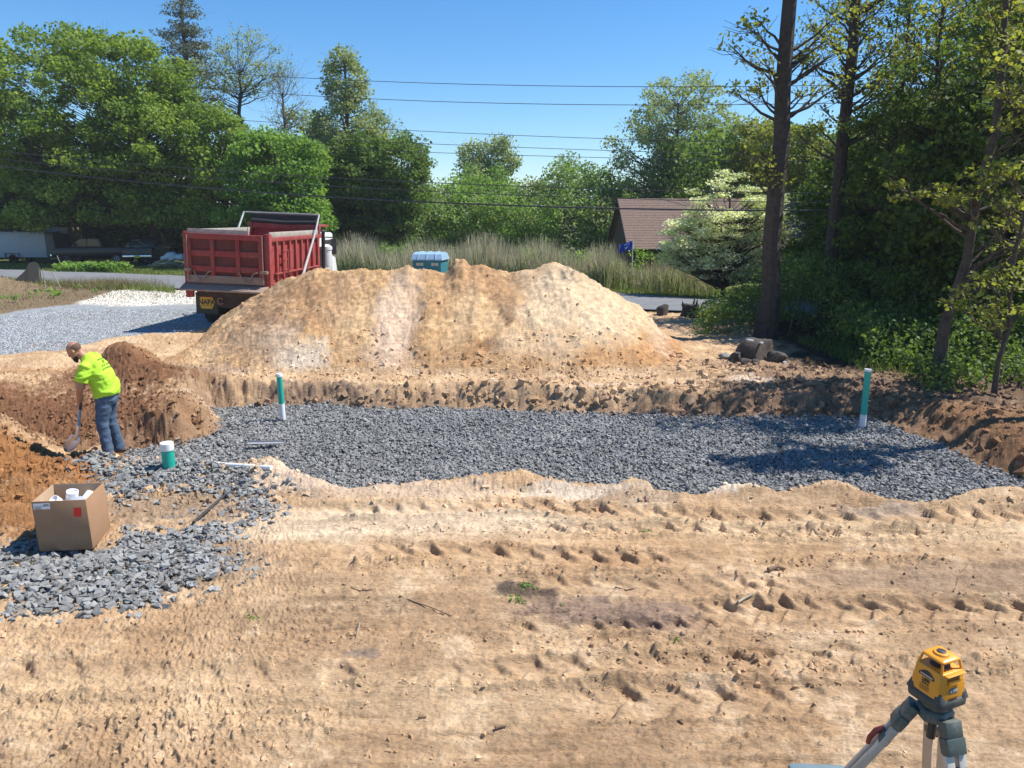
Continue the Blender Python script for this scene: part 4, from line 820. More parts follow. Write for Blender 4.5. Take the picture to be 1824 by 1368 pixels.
# fittings inside
def ploc(x, y, z): return (Matrix.Translation(bxr.location) @ bxr.rotation_euler.to_matrix().to_4x4()) @ Vector((x, y, z))
m_fit = mat('fitting_white', (.86, .86, .86), .3, var=.03)
def fitting(label, c, r, h, rot):
    o = MB().lathe([(r*.8, 0), (r*.8, 0.001), (r, .002), (r, h*.35), (r*.82, h*.4), (r*.82, h), (r*.7, h), (r*.7, h*.9)], k=20, M=rot.to_4x4()).build('pipe_fitting', m_fit); o.location = ploc(*c)
    tag(o, label, 'fitting', 'white fittings in the box'); return o
from mathutils import Euler
fitting('white fitting lying against the left wall of the box', (W*.32, .30, .34), .06, .17, Euler((.5, -.5, .3)).to_matrix())
fitting('white fitting tilted at the middle right of the box', (W*.66, .28, .36), .062, .17, Euler((-.9, .7, .3)).to_matrix())
fitting('white fitting standing at the back left inside the box', (W*.42, .33, .34), .07, .18, Euler((.2, .2, .3)).to_matrix())
fitting('large white fitting at the front middle inside the box', (W*.5, .19, .38), .075, .15, Euler((1.2, .4, 1.0)).to_matrix())
fitting('white fitting in the front left corner inside the box', (W*.27, .19, .36), .06, .16, Euler((.1, -1.1, .5)).to_matrix())
m_cl = mat('clear_plastic', (.45, .47, .5), .15, var=.1); 
o = MB().lathe([(.075, 0), (.08, .006), (.08, .02), (.04, .03), (.01, .032)], k=24, M=Euler((.45, .1, 0)).to_matrix().to_4x4()).build('drain_lid', m_cl); o.location = ploc(W*.72, .14, .45); tag(o, 'grey round lid lying on the white fittings in the box', 'lid')
bg_ = MB()
for k in range(3): bg_.ell((W*(.3+.2*k), .24, .27), (.09, .10, .10))
o = bg_.build('plastic_bag', mat('bag_white', (.75, .77, .8), .25, var=.1, bump=.01, bs=40), remesh=.012, noise=(14, .02)); o.location = bxr.location; o.rotation_euler = bxr.rotation_euler; tag(o, 'crumpled clear white bag under the fittings inside the box', 'bag')

# ---- person
m_skin = mat('skin', (0.42, 0.205, 0.125), .55, var=.08, vs=14); m_shirt = mat('shirt_lime', (0.42, 0.72, 0.05), .75, var=.06, vs=9, bump=.006, bs=26, spec=.2); m_jean = mat('jeans', (0.085, 0.125, 0.185), .9, var=.35, vs=7, bump=.006, bs=30, spec=.1, dirt=.25, dcol=(.22, .2, .17))
m_hair = mat('hair_short', (0.13, 0.075, 0.05), .8, var=.2, vs=60); m_boot = mat('boot', (.12, .08, .05), .8, dirt=.5, dcol=(.3, .17, .09))
ft = P(202, 806, 10.1)
Fd = Vector((-.99, -.12, 0)).normalized(); Ld = Vector((-Fd.y, Fd.x, 0))   # facing, and the left hand side
pr = thing('person', 'person with shaved head and dark beard in lime shirt and jeans, bending over a shovel', 'person', (ft.x, ft.y, ft.z), (0, 0, 0))
def J(f, l, z): return Fd*f+Ld*l+Vector((0, 0, z))
def loft(mb, rings, k=20):      # rings: (centre f,l,z ; half width along left ; half depth ; pitch of ring)
    vs = []
    for (f, l, z, a, b, tilt) in rings:
        c = J(f, l, z); fw = (Fd*math.cos(tilt)-Vector((0, 0, 1))*math.sin(tilt))
        for j in range(k):
            th = 2*math.pi*j/k; sx = math.copysign(abs(math.cos(th))**.85, math.cos(th)); sy = math.copysign(abs(math.sin(th))**.85, math.sin(th))
            vs.append(c+Ld*a*sx+fw*b*sy)
    n = len(rings)
    fs = [(i*k+j, i*k+(j+1) % k, (i+1)*k+(j+1) % k, (i+1)*k+j) for i in range(n-1) for j in range(k)]+[tuple(range(k-1, -1, -1)), tuple(range((n-1)*k, n*k))]
    mb.add(vs, fs)
hd = J(.33, .03, 1.475)         # head centre
hip = (0.0, 0, .86)
shL = (.15, .20, 1.27); shR = (.17, -.19, 1.34); elL = (.23, .24, 1.0); wrL = (.315, .11, .79); elR = (.31, -.15, 1.08); wrR = (.345, .02, .87)
def seg(mb, pts, rs, k=14): mb.tube([J(*p) for p in pts], rs, k)
bd = MB()
loft(bd, [(0, 0, .80, .16, .12, .0), (0.0, 0, .95, .17, .13, .1), (.04, 0, 1.10, .17, .125, .25), (.10, 0, 1.24, .18, .12, .35), (.16, .0, 1.33, .15, .10, .45), (.21, 0.01, 1.38, .07, .07, .6)])
seg(bd, [(.16, 0, 1.33), (.23, .01, 1.39), (.28, .02, 1.44)], [.075, .064, .062])
for sh, el, wr in ((shL, elL, wrL), (shR, elR, wrR)): seg(bd, [sh, ((sh[0]+el[0])/2, (sh[1]+el[1])/2, (sh[2]+el[2])/2), el, ((wr[0]+el[0]*2)/3, (wr[1]+el[1]*2)/3, (wr[2]+el[2]*2)/3), wr], [.062, .056, .045, .046, .029])
for s_, fx, kn in ((1, .02, .06), (-1, -.05, .03)): seg(bd, [(0, .09*s_, .84), (kn, .10*s_, .45), (fx, .11*s_, .10)], [.085, .058, .04])
# head
down = .62; Mh = Matrix((Ld, Fd, Vector((0, 0, 1)))).transposed()   # local x = left, y = front, z = up
Rh = Mh @ Matrix.Rotation(-down, 3, 'X'); M4 = Rh.to_4x4()
def HP(x, y, z): return hd+Rh @ Vector((x, y, z))
bd.ell(HP(0, -.012, .03), (.076, .098, .088), M4); bd.ell(HP(0, .022, -.045), (.058, .070, .072), M4); bd.ell(HP(0, .075, -.088), (.032, .026, .026), M4)
bd.ell(HP(0, .098, -.018), (.013, .020, .024), M4, 8, 6); bd.ell(HP(0, .080, .022), (.048, .016, .010), M4, 10, 6)
for s_ in (1, -1): bd.ell(HP(.077*s_, -.008, -.012), (.011, .020, .032), M4, 8, 6); bd.ell(HP(.034*s_, .070, -.030), (.022, .018, .018), M4, 8, 6)
# hands: palm, four curled fingers, thumb, round the shaft
s_top = J(.285, .055, .945); s_tip = P(136, 801, 10.0)-Vector(pr.location); sd = (s_tip-s_top).normalized()
def hand(mb, wr, c, sgn):
    w_ = J(*wr); ax = sd; out = (w_-c); out = (out-ax*out.dot(ax)).normalized(); sidev = ax.cross(out).normalized()*sgn
    mb.tube([w_, (w_+c+out*.035)/2+out*.01, c+out*.032], [.030, .034, .028], 10)
    for i, (o_, ln) in enumerate(zip((-.033, -.011, .011, .033), (.95, 1.05, 1.0, .82))):
        b0 = c+ax*o_; rr = .0275
        pts = [b0+(out*math.cos(a)+sidev*math.sin(a))*rr for a in (0.1, .9*ln, 1.8*ln, 2.6*ln, 3.3*ln)]
        mb.tube(pts, [.0105, .0105, .0095, .009, .0075], 7)
    pts = [c-ax*.03+(out*math.cos(a)+sidev*math.sin(a))*.029 for a in (-.2, -.9, -1.6)]; pts[2] = pts[2]-ax*.02
    mb.tube([w_*.35+pts[0]*.65]+pts, [.013, .013, .011, .009], 7)
cL = s_top+sd*.17; cR = s_top+sd*.035
hand(bd, wrL, cL, 1); hand(bd, wrR, cR, -1)
body = bd.build('body', m_skin, pr, remesh=.0075, smooth=3)
hr = MB(); hr.ell(HP(0, -.022, .036), (.0785, .092, .088), M4); hair = hr.build('hair', m_hair, pr)
# keep only the stubble ring: cut away face and bald crown
bm = bmesh.new(); bm.from_mesh(hair.data); Ri = Rh.inverted()
dead = [v for v in bm.verts if (lambda q: q.y > -.005 or q.z > .085 or q.z < -.045)(Ri @ (v.co-hd))]; bmesh.ops.delete(bm, geom=dead, context='VERTS'); bm.to_mesh(hair.data); bm.free()
be = MB(); be.ell(HP(0, .066, -.100), (.038, .036, .036), M4); be.ell(HP(0, .035, -.085), (.060, .055, .030), M4); be.ell(HP(0, .090, -.058), (.026, .012, .008), M4, 8, 6); be.ell(HP(0, .075, -.125), (.024, .022, .026), M4, 8, 6)
be.build('beard', mat('beard_dark', (.03, .02, .016), .85), pr, remesh=.006, smooth=2)
m_eye = mat('eye_dark', (.02, .015, .012), .3)
for s_ in (1, -1): MB().ell(HP(.030*s_, .086, .000), (.011, .006, .006), M4, 8, 6).build('eye', m_eye, pr)
mo = MB(); mo.ell(HP(0, .097, -.067), (.018, .005, .004), M4, 8, 6); mo.build('mouth', mat('lips', (.3, .12, .09), .5), pr)
sh = MB()
loft(sh, [(-.015, 0, .84, .195, .158, .1), (-.01, 0, .90, .20, .165, .12), (.005, 0, 1.0, .192, .165, .15), (.035, 0, 1.10, .192, .160, .22), (.075, 0, 1.19, .20, .152, .3), (.125, 0, 1.28, .20, .138, .4), (.165, 0, 1.345, .165, .115, .5), (.20, .005, 1.385, .095, .088, .6), (.215, .005, 1.40, .078, .076, .65)])
for s0, s1, e in ((shL, elL, .74), (shR, elR, .7)):
    a0 = (s0[0], s0[1]*.7, s0[2]+.01); m1 = tuple(s0[i]*(1-e)+s1[i]*e for i in range(3)); seg(sh, [a0, s0, tuple((s0[i]+m1[i])/2 for i in range(3)), m1], [.085, .088, .085, .083])
shirt = sh.build('shirt', m_shirt, pr, remesh=.011, smooth=5, noise=(6.5, .03))
tr = MB()
loft(tr, [(0, 0, .72, .165, .135, 0), (0, 0, .80, .178, .145, 0), (-.005, 0, .90, .178, .14, 0), (0, 0, .95, .168, .128, .1)])
for s_, fx, kn in ((1, .02, .06), (-1, -.05, .03)): seg(tr, [(0, .085*s_, .82), (.02, .09*s_, .68), (kn, .10*s_, .46), ((fx+kn)/2, .105*s_, .27), (fx, .11*s_, .06), (fx+.005, .11*s_, .01)], [.108, .102, .082, .074, .076, .080])
tr.build('jeans', m_jean, pr, remesh=.011, smooth=4, noise=(7.5, .014))
for s_, fx in ((1, .02), (-1, -.05)):
    b_ = MB(); b_.ell(J(fx+.0, .11*s_, .01), (.05, .10, .055), Mh.to_4x4()); b_.ell(J(fx+.09, .115*s_, -.01), (.048, .095, .04), Mh.to_4x4()); b_.build('boot', m_boot, pr, remesh=.01)
# dark lettering on the back of the shirt
pr_inv = None
dg = bpy.context.evaluated_depsgraph_get(); bpy.context.view_layer.update()
def back_pt(l, u):      # l across the back, u up the spine 0..1
    o0 = J(-.02+.2*u, l, .92+.44*u)+J(-.45, 0, .28); d = J(.8, 0, -.5).normalized(); ok, loc, nn, _ = shirt.ray_cast(o0, d, distance=1.5)
    return (loc+nn*.004) if ok else None
lt = MB(); rl = random.Random(5)
for u, n, hgt in ((.80, 9, .022), (.70, 3, .05), (.60, 8, .03), (.50, 9, .03)):
    for k in range(n):
        l = (k-(n-1)/2)*.026; st = rl.choice((0, 1, 2))
        bars = [(l-.008, l-.003, u-hgt, u+hgt), (l+.004, l+.009, u-hgt*(st != 1), u+hgt)]+[(l-.008, l+.009, u+hgt*(.1 if st == 0 else .7), u+hgt*(.5 if st == 0 else 1))]
        for l0, l1, u0, u1 in bars:
            q = [back_pt(l0, u0), back_pt(l1, u0), back_pt(l1, u1), back_pt(l0, u1)]
            if all(p is not None for p in q): lt.add(q, [(0, 1, 2, 3)])
if lt.v: lt.build('lettering', mat('shirt_ink', (.06, .13, .02), .8), shirt)

# ---- shovel
m_fib = mat('fibreglass_blue', (.16, .34, .46), .35, var=.1, dirt=.2); m_steel = mat('polished_steel', (.9, .9, .9), .42, metal=1, var=.1); m_grip = mat('grip_dark', (.03, .035, .045), .5)
L_ = (s_tip-s_top).length
sv = thing('shovel', 'long blue handled shovel with shining steel blade held by the worker', 'shovel', tuple(pr.location))
MB().tube([s_top+sd*.30, s_top+sd*(L_-.24)], .018, 12).build('handle', m_fib, sv); MB().tube([s_top-sd*.10, s_top-sd*.09, s_top+sd*.30], [.012, .019, .019], 12).build('grip', m_grip, sv)
bdir = (sd+Vector((-.55, -.1, .15))).normalized(); nf = Vector((.62, -.44, .65)); nf = (nf-bdir*nf.dot(bdir)).normalized(); sdv = bdir.cross(nf).normalized(); bl = MB(); c0 = s_top+sd*(L_-.20)
gv = []; gf = []
for i in range(9):
    t_ = i/8; wv = .075*(1 if t_ < .55 else math.sqrt(max(0.02, 1-((t_-.55)/.46)**2)))*(ss(-.15, .15, t_) if i == 0 else 1)
    for j in range(7):
        u_ = (j-3)/3; gv.append(c0+bdir*(t_*.29)+sdv*wv*u_+nf*(-.02+.022*u_*u_*(1-t_*.5))); 
for i in range(8):
    for j in range(6): k_ = i*7+j; gf.append((k_, k_+1, k_+8, k_+7))
bl.add(gv, gf); bl.tube([c0-sd*.16, c0-sd*.02, c0+bdir*.08], [.023, .023, .008], 12); bo = bl.build('blade', m_steel, sv); sm_ = bo.modifiers.new('t', 'SOLIDIFY'); sm_.thickness = .003

# ---- laser level on tripod
m_yel = mat('level_yellow', (.78, .32, .025), .38, var=.05, dirt=.1, dcol=(.5, .3, .1)); m_rub = mat('level_rubber', (.055, .065, .065), .7, var=.2, dirt=.3, dcol=(.3, .24, .17)); m_teal = mat('tripod_teal', (.075, .098, .088), .55, var=.2, vs=12, dirt=.35, dcol=(.42, .36, .28))
m_alu = mat('tripod_aluminium', (.52, .47, .41), .5, metal=.3, var=.12, vs=10, dirt=.45, dcol=(.40, .32, .22)); m_redp = mat('lever_red', (.26, .035, .03), .45, var=.2); m_glass = mat('level_glass', (.05, .05, .06), .1); m_dark = mat('level_dark', (.04, .04, .045), .5)
lp = P(1667, 1245, 2.5); yaw = R_(21)
lv = thing('laser_level', 'yellow rotating laser level with black rubber base on top of the tripod', 'laser level', tuple(lp), (0, R_(-1.5), yaw)); lv.scale = (.85, .85, .98)
def ringpts(hw, z, ch=.16, dx=0, dy=0):
    c = hw*ch; return [(x+dx, y+dy, z) for x, y in ((-hw+c, -hw), (hw-c, -hw), (hw, -hw+c), (hw, hw-c), (hw-c, hw), (-hw+c, hw), (-hw, hw-c), (-hw, -hw+c))]
def stack(mb, rs_):
    n = len(rs_); k = len(rs_[0]); mb.add([p for r_ in rs_ for p in r_], [(i*k+j, i*k+(j+1) % k, (i+1)*k+(j+1) % k, (i+1)*k+j) for i in range(n-1) for j in range(k)]+[tuple(range(k-1, -1, -1)), tuple(range((n-1)*k, n*k))]); return mb
stack(MB(), [ringpts(.078, 0), ringpts(.086, .012), ringpts(.088, .035), ringpts(.082, .048)]).build('rubber_base', m_rub, lv, bevel=.006)
g_ = MB()
for sx in (1, -1):
    for sy in (1, -1): MB().box((sx*.069, sy*.069, .058), (.040, .040, .044), top=(.55, .55), shear=(-sx*.006, -sy*.006, 0)).build('corner_guard', m_rub, lv, bevel=.006)
stack(MB(), [ringpts(.078, .02), ringpts(.081, .05), ringpts(.0765, .09), ringpts(.068, .145), ringpts(.065, .152)]).build('housing', m_yel, lv, bevel=.003)
cg = MB(); top = .186
for sx in (1, -1):
    for sy in (1, -1): MB().tube([(sx*.058, sy*.058, .148), (sx*.049, sy*.049, top)], .0055, 8).build('corner_post', m_yel, lv)
tpb = stack(MB(), [ringpts(.055, top, .12), ringpts(.054, top+.007, .12), ringpts(.046, top+.012, .2)]); tpb.lathe([(.036, top+.011), (.030, top+.019), (.023, top+.021)], k=28); tpb.build('top_plate', m_yel, lv, bevel=.002)
MB().lathe([(.019, top+.0205), (.019, top+.0235), (.016, top+.0245)], k=28).build('top_disc', m_dark, lv)
MB().lathe([(.040, .150), (.040, .158), (.030, .162), (.024, .166), (.024, .184)], k=24).build('laser_head', m_dark, lv)
sf = MB(); sf.box((0, -.0755, .149), (.108, .022, .004)); sf.build('front_lip', m_yel, lv, bevel=.001)
tlt = math.atan2(.081-.066, .10)
def on_face(face, u, z, off=.0):   # face 0 = front (-y), 1 = left (-x)
    hw = np.interp(z, [.05, .09, .145], [.081, .0765, .068])+off
    return Vector((u, -hw, z)) if face == 0 else Vector((-hw, -u, z))
def face_M(face, u, z, off=.001):
    p = on_face(face, u, z, off); M = Matrix.Rotation(R_(90)-.16, 4, 'X') if face == 0 else Matrix.Rotation(R_(-90), 4, 'Z') @ Matrix.Rotation(R_(90)-.16, 4, 'X')
    return Matrix.Translation(p) @ M
def plate(face, u0, u1, z0, z1, off, name, m, par, th=.001):
    q = [on_face(face, u0, z0, off), on_face(face, u1, z0, off), on_face(face, u1, z1, off), on_face(face, u0, z1, off)]; nrm = Vector((0, -1, 0)) if face == 0 else Vector((-1, 0, 0))
    return MB().add(q+[p-nrm*th*2 for p in q], [(0, 1, 2, 3), (7, 6, 5, 4), (0, 4, 5, 1), (1, 5, 6, 2), (2, 6, 7, 3), (3, 7, 4, 0)]).build(name, m, par)
plate(0, -.038, .034, .108, .140, .0012, 'handle_recess_shade', mat('level_painted_shade', (.35, .13, .01), .5), lv)  # shade under the carry lip, painted as a flat darker plate
lp_ = MB(); lp_.box(on_face(0, -.002, .116, .004), (.066, .012, .016), Matrix.Rotation(-.25, 3, 'X')); lp_.build('carry_lip', m_yel, lv, bevel=.001)
pl = plate(0, -.028, .020, .070, .092, .001, 'warning_plate', mat('plate_grey', (.12, .12, .13), .4), lv)
plate(0, -.007, .018, .077, .089, .0022, 'warning_text', mat('plate_white', (.6, .6, .6), .5), pl, .0003)
MB().add([on_face(0, -.024, .077, .0022), on_face(0, -.011, .077, .0022), on_face(0, -.0175, .089, .0022)], [(0, 1, 2)]).build('warning_sign', mat('plate_white2', (.6, .6, .6), .5), pl)
text_mb('WAHC', .017, face_M(0, -.006, .048, .0022), .0003).build('handwriting', m_ink, lv)
text_mb('2', .010, face_M(0, -.040, .078, .0015), .0003).build('numeral', m_ink, lv)
ar = MB(); n_ = 12; u0, u1 = -.040, .038
pts = [on_face(1, u0+(u1-u0)*i/n_, .121+.018*math.sin(math.pi*i/n_), .0015) for i in range(n_+1)]; lo = [on_face(1, u0+(u1-u0)*i/n_, .112, .0015) for i in range(n_+1)]
for i in range(n_): ar.add([lo[i], lo[i+1], pts[i+1], pts[i]], [(0, 1, 2, 3)])
lg = ar.build('logo_arch', m_ink, lv)
plate(1, -.032, .030, .1165, .122, .0028, 'logo_letters', mat('logo_pale', (.45, .42, .4), .5), lg, .0003)
text_mb('L800', .019, face_M(1, 0, .100, .002), .0003).build('model_text', m_ink, lv); text_mb('Series', .014, face_M(1, 0, .087, .002), .0003).build('series_text', m_ink, lv)
tm = MB()
for k in range(5): 
    z_ = .076-.0042*k; tm.add([on_face(1, -.026, z_, .0015), on_face(1, .022, z_, .0015), on_face(1, .022, z_+.0013, .0015), on_face(1, -.026, z_+.0013, .0015)], [(0, 1, 2, 3)])
tm.build('fine_print', m_ink, lv)
# tripod
tz = lp.z-.045
tr_ = thing('tripod', 'grey green tripod with aluminium legs and red levers under the laser level', 'tripod', (lp.x, lp.y, tz))
hb = stack(MB(), [[(math.cos(math.pi*2*(i+.5)/6)*r_, math.sin(math.pi*2*(i+.5)/6)*r_, z_) for i in range(6)] for r_, z_ in ((.058, -.030), (.068, -.024), (.068, .010), (.060, .020))]); hb.lathe([(.05, .02), (.05, .04), (.03, .046)], k=20); hb.build('head', m_teal, tr_, bevel=.004)
MB().tube([(0, 0, -.03), (0, 0, -.12)], .016, 12).build('centre_screw', m_dark, tr_)
for fx, fy in ((.86, 2.86), (1.75, 1.93), (2.05, 3.05)):
    foot = Vector((fx, fy, hz(fx, fy)))-Vector((lp.x, lp.y, tz)); fh = Vector((foot.x, foot.y, 0)).normalized(); top_ = fh*.075+Vector((0, 0, -.015)); d_ = (foot-top_); Lg = d_.length; d_ /= Lg; sd_ = d_.cross(Vector((0, 0, 1))).normalized(); out_ = sd_.cross(d_).normalized()
    if out_.dot(fh) < 0: out_ = -out_
    Rm = Matrix((sd_, out_, -d_)).transposed()
    def lbox(mb, u, o_, t0, t1, wu, wo): mb.box(top_+sd_*u+out_*o_+d_*((t0+t1)/2), (wu, wo, t1-t0), Rm)
    lg_ = MB()
    for s_ in (1, -1): lbox(lg_, s_*.0265, 0, .10, Lg*.62, .034, .026)
    lbox(lg_, 0, 0, Lg*.5, Lg, .030, .016); leg = lg_.build('leg', m_alu, tr_, bevel=.003)
    hg = MB(); lbox(hg, 0, .002, -.02, .04, .072, .040); lbox(hg, 0, .003, .04, .10, .080, .042); lbox(hg, 0, 0, .15, .19, .082, .032); hg.build('leg_bracket', m_teal, leg, bevel=.003)
    cl_ = MB(); lbox(cl_, 0, .0, Lg*.58, Lg*.64, .09, .05); cl_.build('leg_clamp', m_teal, leg, bevel=.005)
    rv_ = MB(); p0 = top_+d_*.15+out_*.018+sd_*(.012 if fx < 1 else 0)
    rv_.tube([p0, p0+out_*.012+d_*.03, p0+out_*.012+d_*.07, p0+out_*.004+d_*.10], [.010, .012, .011, .008], 8); rv_.build('red_lever', m_redp, leg)
    ft_ = MB(); ft_.tube([top_+d_*(Lg-.05), top_+d_*(Lg+.03)], [.022, .004], 8); ft_.build('foot_spike', m_dark, leg)
# hard case at the very bottom edge
cx, cy, _ = G(1470, 1392, .35)
ca = thing('tool_case', 'grey blue plastic case cut by the bottom edge beside the tripod leg', 'case', (cx, cy, hz(cx, cy)), (0, 0, R_(-3)))
m_case = mat('case_plastic', (.16, .22, .24), .5, var=.12, dirt=.3)
topz = G(1470, 1362, 0)
yb = cy+.14; zc = P(1470, 1358, yb).z-hz(cx, cy)
MB().bb(-.155, .155, -.14, .14, 0, zc-.06).build('case_body', m_case, ca, bevel=.03); MB().bb(-.16, .16, -.145, .145, zc-.055, zc).build('case_lid', m_case, ca, bevel=.03)
MB().tube([(-.05, -.16, zc-.05), (-.05, -.19, zc-.05), (.05, -.19, zc-.05), (.05, -.16, zc-.05)], .008, 8).build('handle', m_dark, ca)

# ---- dump truck
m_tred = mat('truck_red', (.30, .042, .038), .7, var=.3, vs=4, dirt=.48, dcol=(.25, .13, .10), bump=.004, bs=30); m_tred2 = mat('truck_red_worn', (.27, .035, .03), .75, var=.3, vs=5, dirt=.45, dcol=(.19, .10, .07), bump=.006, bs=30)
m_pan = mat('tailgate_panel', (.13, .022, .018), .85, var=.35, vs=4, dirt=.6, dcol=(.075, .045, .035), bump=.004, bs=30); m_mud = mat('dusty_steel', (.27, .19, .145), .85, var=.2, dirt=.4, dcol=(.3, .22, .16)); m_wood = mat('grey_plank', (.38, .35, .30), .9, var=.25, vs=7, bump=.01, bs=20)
m_tire = mat('tyre', (.028, .027, .026), .9, var=.2, dirt=.3, dcol=(.12, .09, .07)); m_chas = mat('chassis', (.05, .032, .028), .8, var=.3, dirt=.4, dcol=(.10, .07, .055)); m_white = mat('cab_white', (.75, .75, .74), .3, var=.04); m_chr = mat('chrome', (.7, .7, .7), .2, metal=1); m_tarp = mat('tarp_black', (.022, .022, .024), .75, var=.3, bump=.02, bs=12)
m_flap = mat('mudflap', (.055, .065, .045), .85, var=.15); m_hexy = mat('hex_yellow', (.72, .40, .02), .5, var=.1, dirt=.2, dcol=(.2, .14, .05)); m_arm = mat('arm_grey', (.45, .44, .43), .45, metal=.4, dirt=.2)
rr_ = P(478, 540, 21.6); lx = P(326, 540, 21.9).x
Wd = 2.5
tk = thing('dump_truck', 'red dump truck with weathered tailgate parked behind the dirt heap', 'truck', (rr_.x-Wd/2*math.cos(R_(4)), 21.8, 0.0), (0, R_(2.2), R_(-4.5)))
# local: x right, y forward, z up; origin under the rear edge
hw = Wd/2; z0, z1 = 1.36, 2.86; LB = 4.6
bdM = MB()
bdM.bb(-hw+.10, hw-.10, .1, LB, z0-.04, z0+.04)
for s_ in (1, -1): bdM.bb(s_*(hw-.10), s_*(hw-.06), .1, LB, z0, z1-.12)
bdM.bb(-hw+.08, hw-.08, LB-.05, LB, z0, z1+.18)
body_t = bdM.build('dump_body', m_tred, tk)
sb = MB()
for s_ in (1, -1):
    sb.bb(s_*(hw-.09), s_*(hw+.02), .15, LB, z1-.24, z1-.12); sb.bb(s_*(hw-.09), s_*(hw+.05), .15, LB, z0-.08, z0+.06)
    for y_ in np.linspace(.62, LB-.35, 8): sb.bb(s_*(hw-.06), s_*(hw+.015), y_-.05, y_+.05, z0+.06, z1-.24)
    sb.bb(s_*(hw-.04), s_*(hw+.035), .45, LB-.4, z0+.30, z0+.35)
sb.build('side_rib', m_tred, body_t, bevel=.01)
cp = MB()
for s_ in (1, -1): MB().bb(s_*(hw-.14), s_*(hw+.03), -.02, .18, z0-.42, z1-.02).build('rear_post', m_tred, body_t, bevel=.012)
bo = MB()
for s_ in (1, -1): MB().bb(s_*(hw-.085), s_*(hw-.04), .2, LB-.1, z1-.12, z1+.03).build('side_board', m_wood, body_t, bevel=.006)
ld = MB()
for y_ in (.95, 1.35): ld.bb(hw+.02, hw+.06, y_-.02, y_+.02, z0+.25, z1-.5)
for z_ in (z0+.42, z0+.72, z0+.98): ld.bb(hw+.025, hw+.055, .95, 1.35, z_-.015, z_+.015)
ld.build('ladder', m_tred, body_t)
# cab shield and tarp roller
cs_ = MB(); cs_.bb(-hw+.02, hw-.02, LB-.10, LB+.9, z1+.12, z1+.19); cs_.bb(-hw+.02, hw-.02, LB-.16, LB-.08, z1+.0, z1+.19); 
for s_ in (1, -1): cs_.bb(s_*(hw-.14), s_*(hw), LB-.2, LB-.04, z1-.1, z1+.21)
cs_.build('cab_shield', m_tred, body_t, bevel=.01)
tr2 = MB(); tr2.box((0, LB-.05, z1+.34), (Wd-.25, .08, .26)); tr2.tube([(-hw+.1, LB+.02, z1+.46), (hw-.1, LB+.02, z1+.46)], .07, 12); tr2.tube([(-hw+.12, LB-.12, z1+.27), (0, LB-.14, z1+.22), (hw-.12, LB-.12, z1+.26)], .07, 10); tr2.build('tarp_roll', m_tarp, body_t)
am = MB()
for s_ in (1, -1): am.tube([(s_*(hw+.08), 2.35, z0-.02), (s_*(hw+.08), LB-.75, z1+.05), (s_*(hw+.06), LB-.35, z1+.54)], [.05, .035, .03], 10)
am.tube([(-hw-.06, LB-.35, z1+.54), (hw+.06, LB-.35, z1+.54)], .022, 8); am.build('tarp_arm', m_arm, body_t)
# tailgate
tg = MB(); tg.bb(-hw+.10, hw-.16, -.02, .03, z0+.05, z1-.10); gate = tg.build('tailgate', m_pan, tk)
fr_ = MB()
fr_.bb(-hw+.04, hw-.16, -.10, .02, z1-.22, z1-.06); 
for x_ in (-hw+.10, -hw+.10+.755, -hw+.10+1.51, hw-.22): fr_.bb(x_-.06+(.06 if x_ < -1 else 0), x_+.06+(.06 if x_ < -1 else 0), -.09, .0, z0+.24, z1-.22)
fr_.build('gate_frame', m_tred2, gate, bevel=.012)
fh_ = MB(); 
for z_ in (z1-.62, z1-1.06): fh_.bb(-hw+.14, hw-.2, -.065, .0, z_-.085, z_+.085)
fh_.build('gate_rail', m_tred2, gate, bevel=.012)
MB().bb(-hw+.06, hw-.14, -.085, .01, z0+.03, z0+.25).build('gate_sill', m_mud, gate, bevel=.012)
tb = MB(); tb.bb(-hw+.1, hw-.6, .02, .08, z1-.06, z1+.06); tb.build('top_board', m_wood, gate)
lk = MB()
for s_ in (1, -1): lk = MB(); lk.bb(s_*(hw-.22), s_*(hw-.02), -.16, -.02, z0+.36, z0+.44); lk.tube([(s_*(hw-.14), -.13, z0+.1), (s_*(hw-.14), -.13, z1-.1)], .018, 8); lk.build('gate_latch', m_mud, gate)
for x_ in (-hw+.3, hw-.85):
    ch = MB(); pts = [(x_+.55*t_, -.14, z0+.38-.28*math.sin(math.pi*min(1, t_*1.25))*(1 if t_ < .8 else .5)) for t_ in np.linspace(0, 1, 9)]; ch.tube(pts, .018, 6); ch.build('chain', m_mud, gate)
lg2 = MB(); lg2.add([(-hw-.05, -.36, z0-.14), (hw-.02, -.36, z0-.14), (hw-.02, .05, z0+.03), (-hw-.05, .05, z0+.03), (-hw-.05, -.36, z0-.19), (hw-.02, -.36, z0-.19), (hw-.02, .05, z0-.05), (-hw-.05, .05, z0-.05)], [(0, 1, 2, 3), (7, 6, 5, 4), (0, 4, 5, 1), (1, 5, 6, 2), (2, 6, 7, 3), (3, 7, 4, 0)]); lg2.build('spill_ledge', m_mud, tk, bevel=.008)
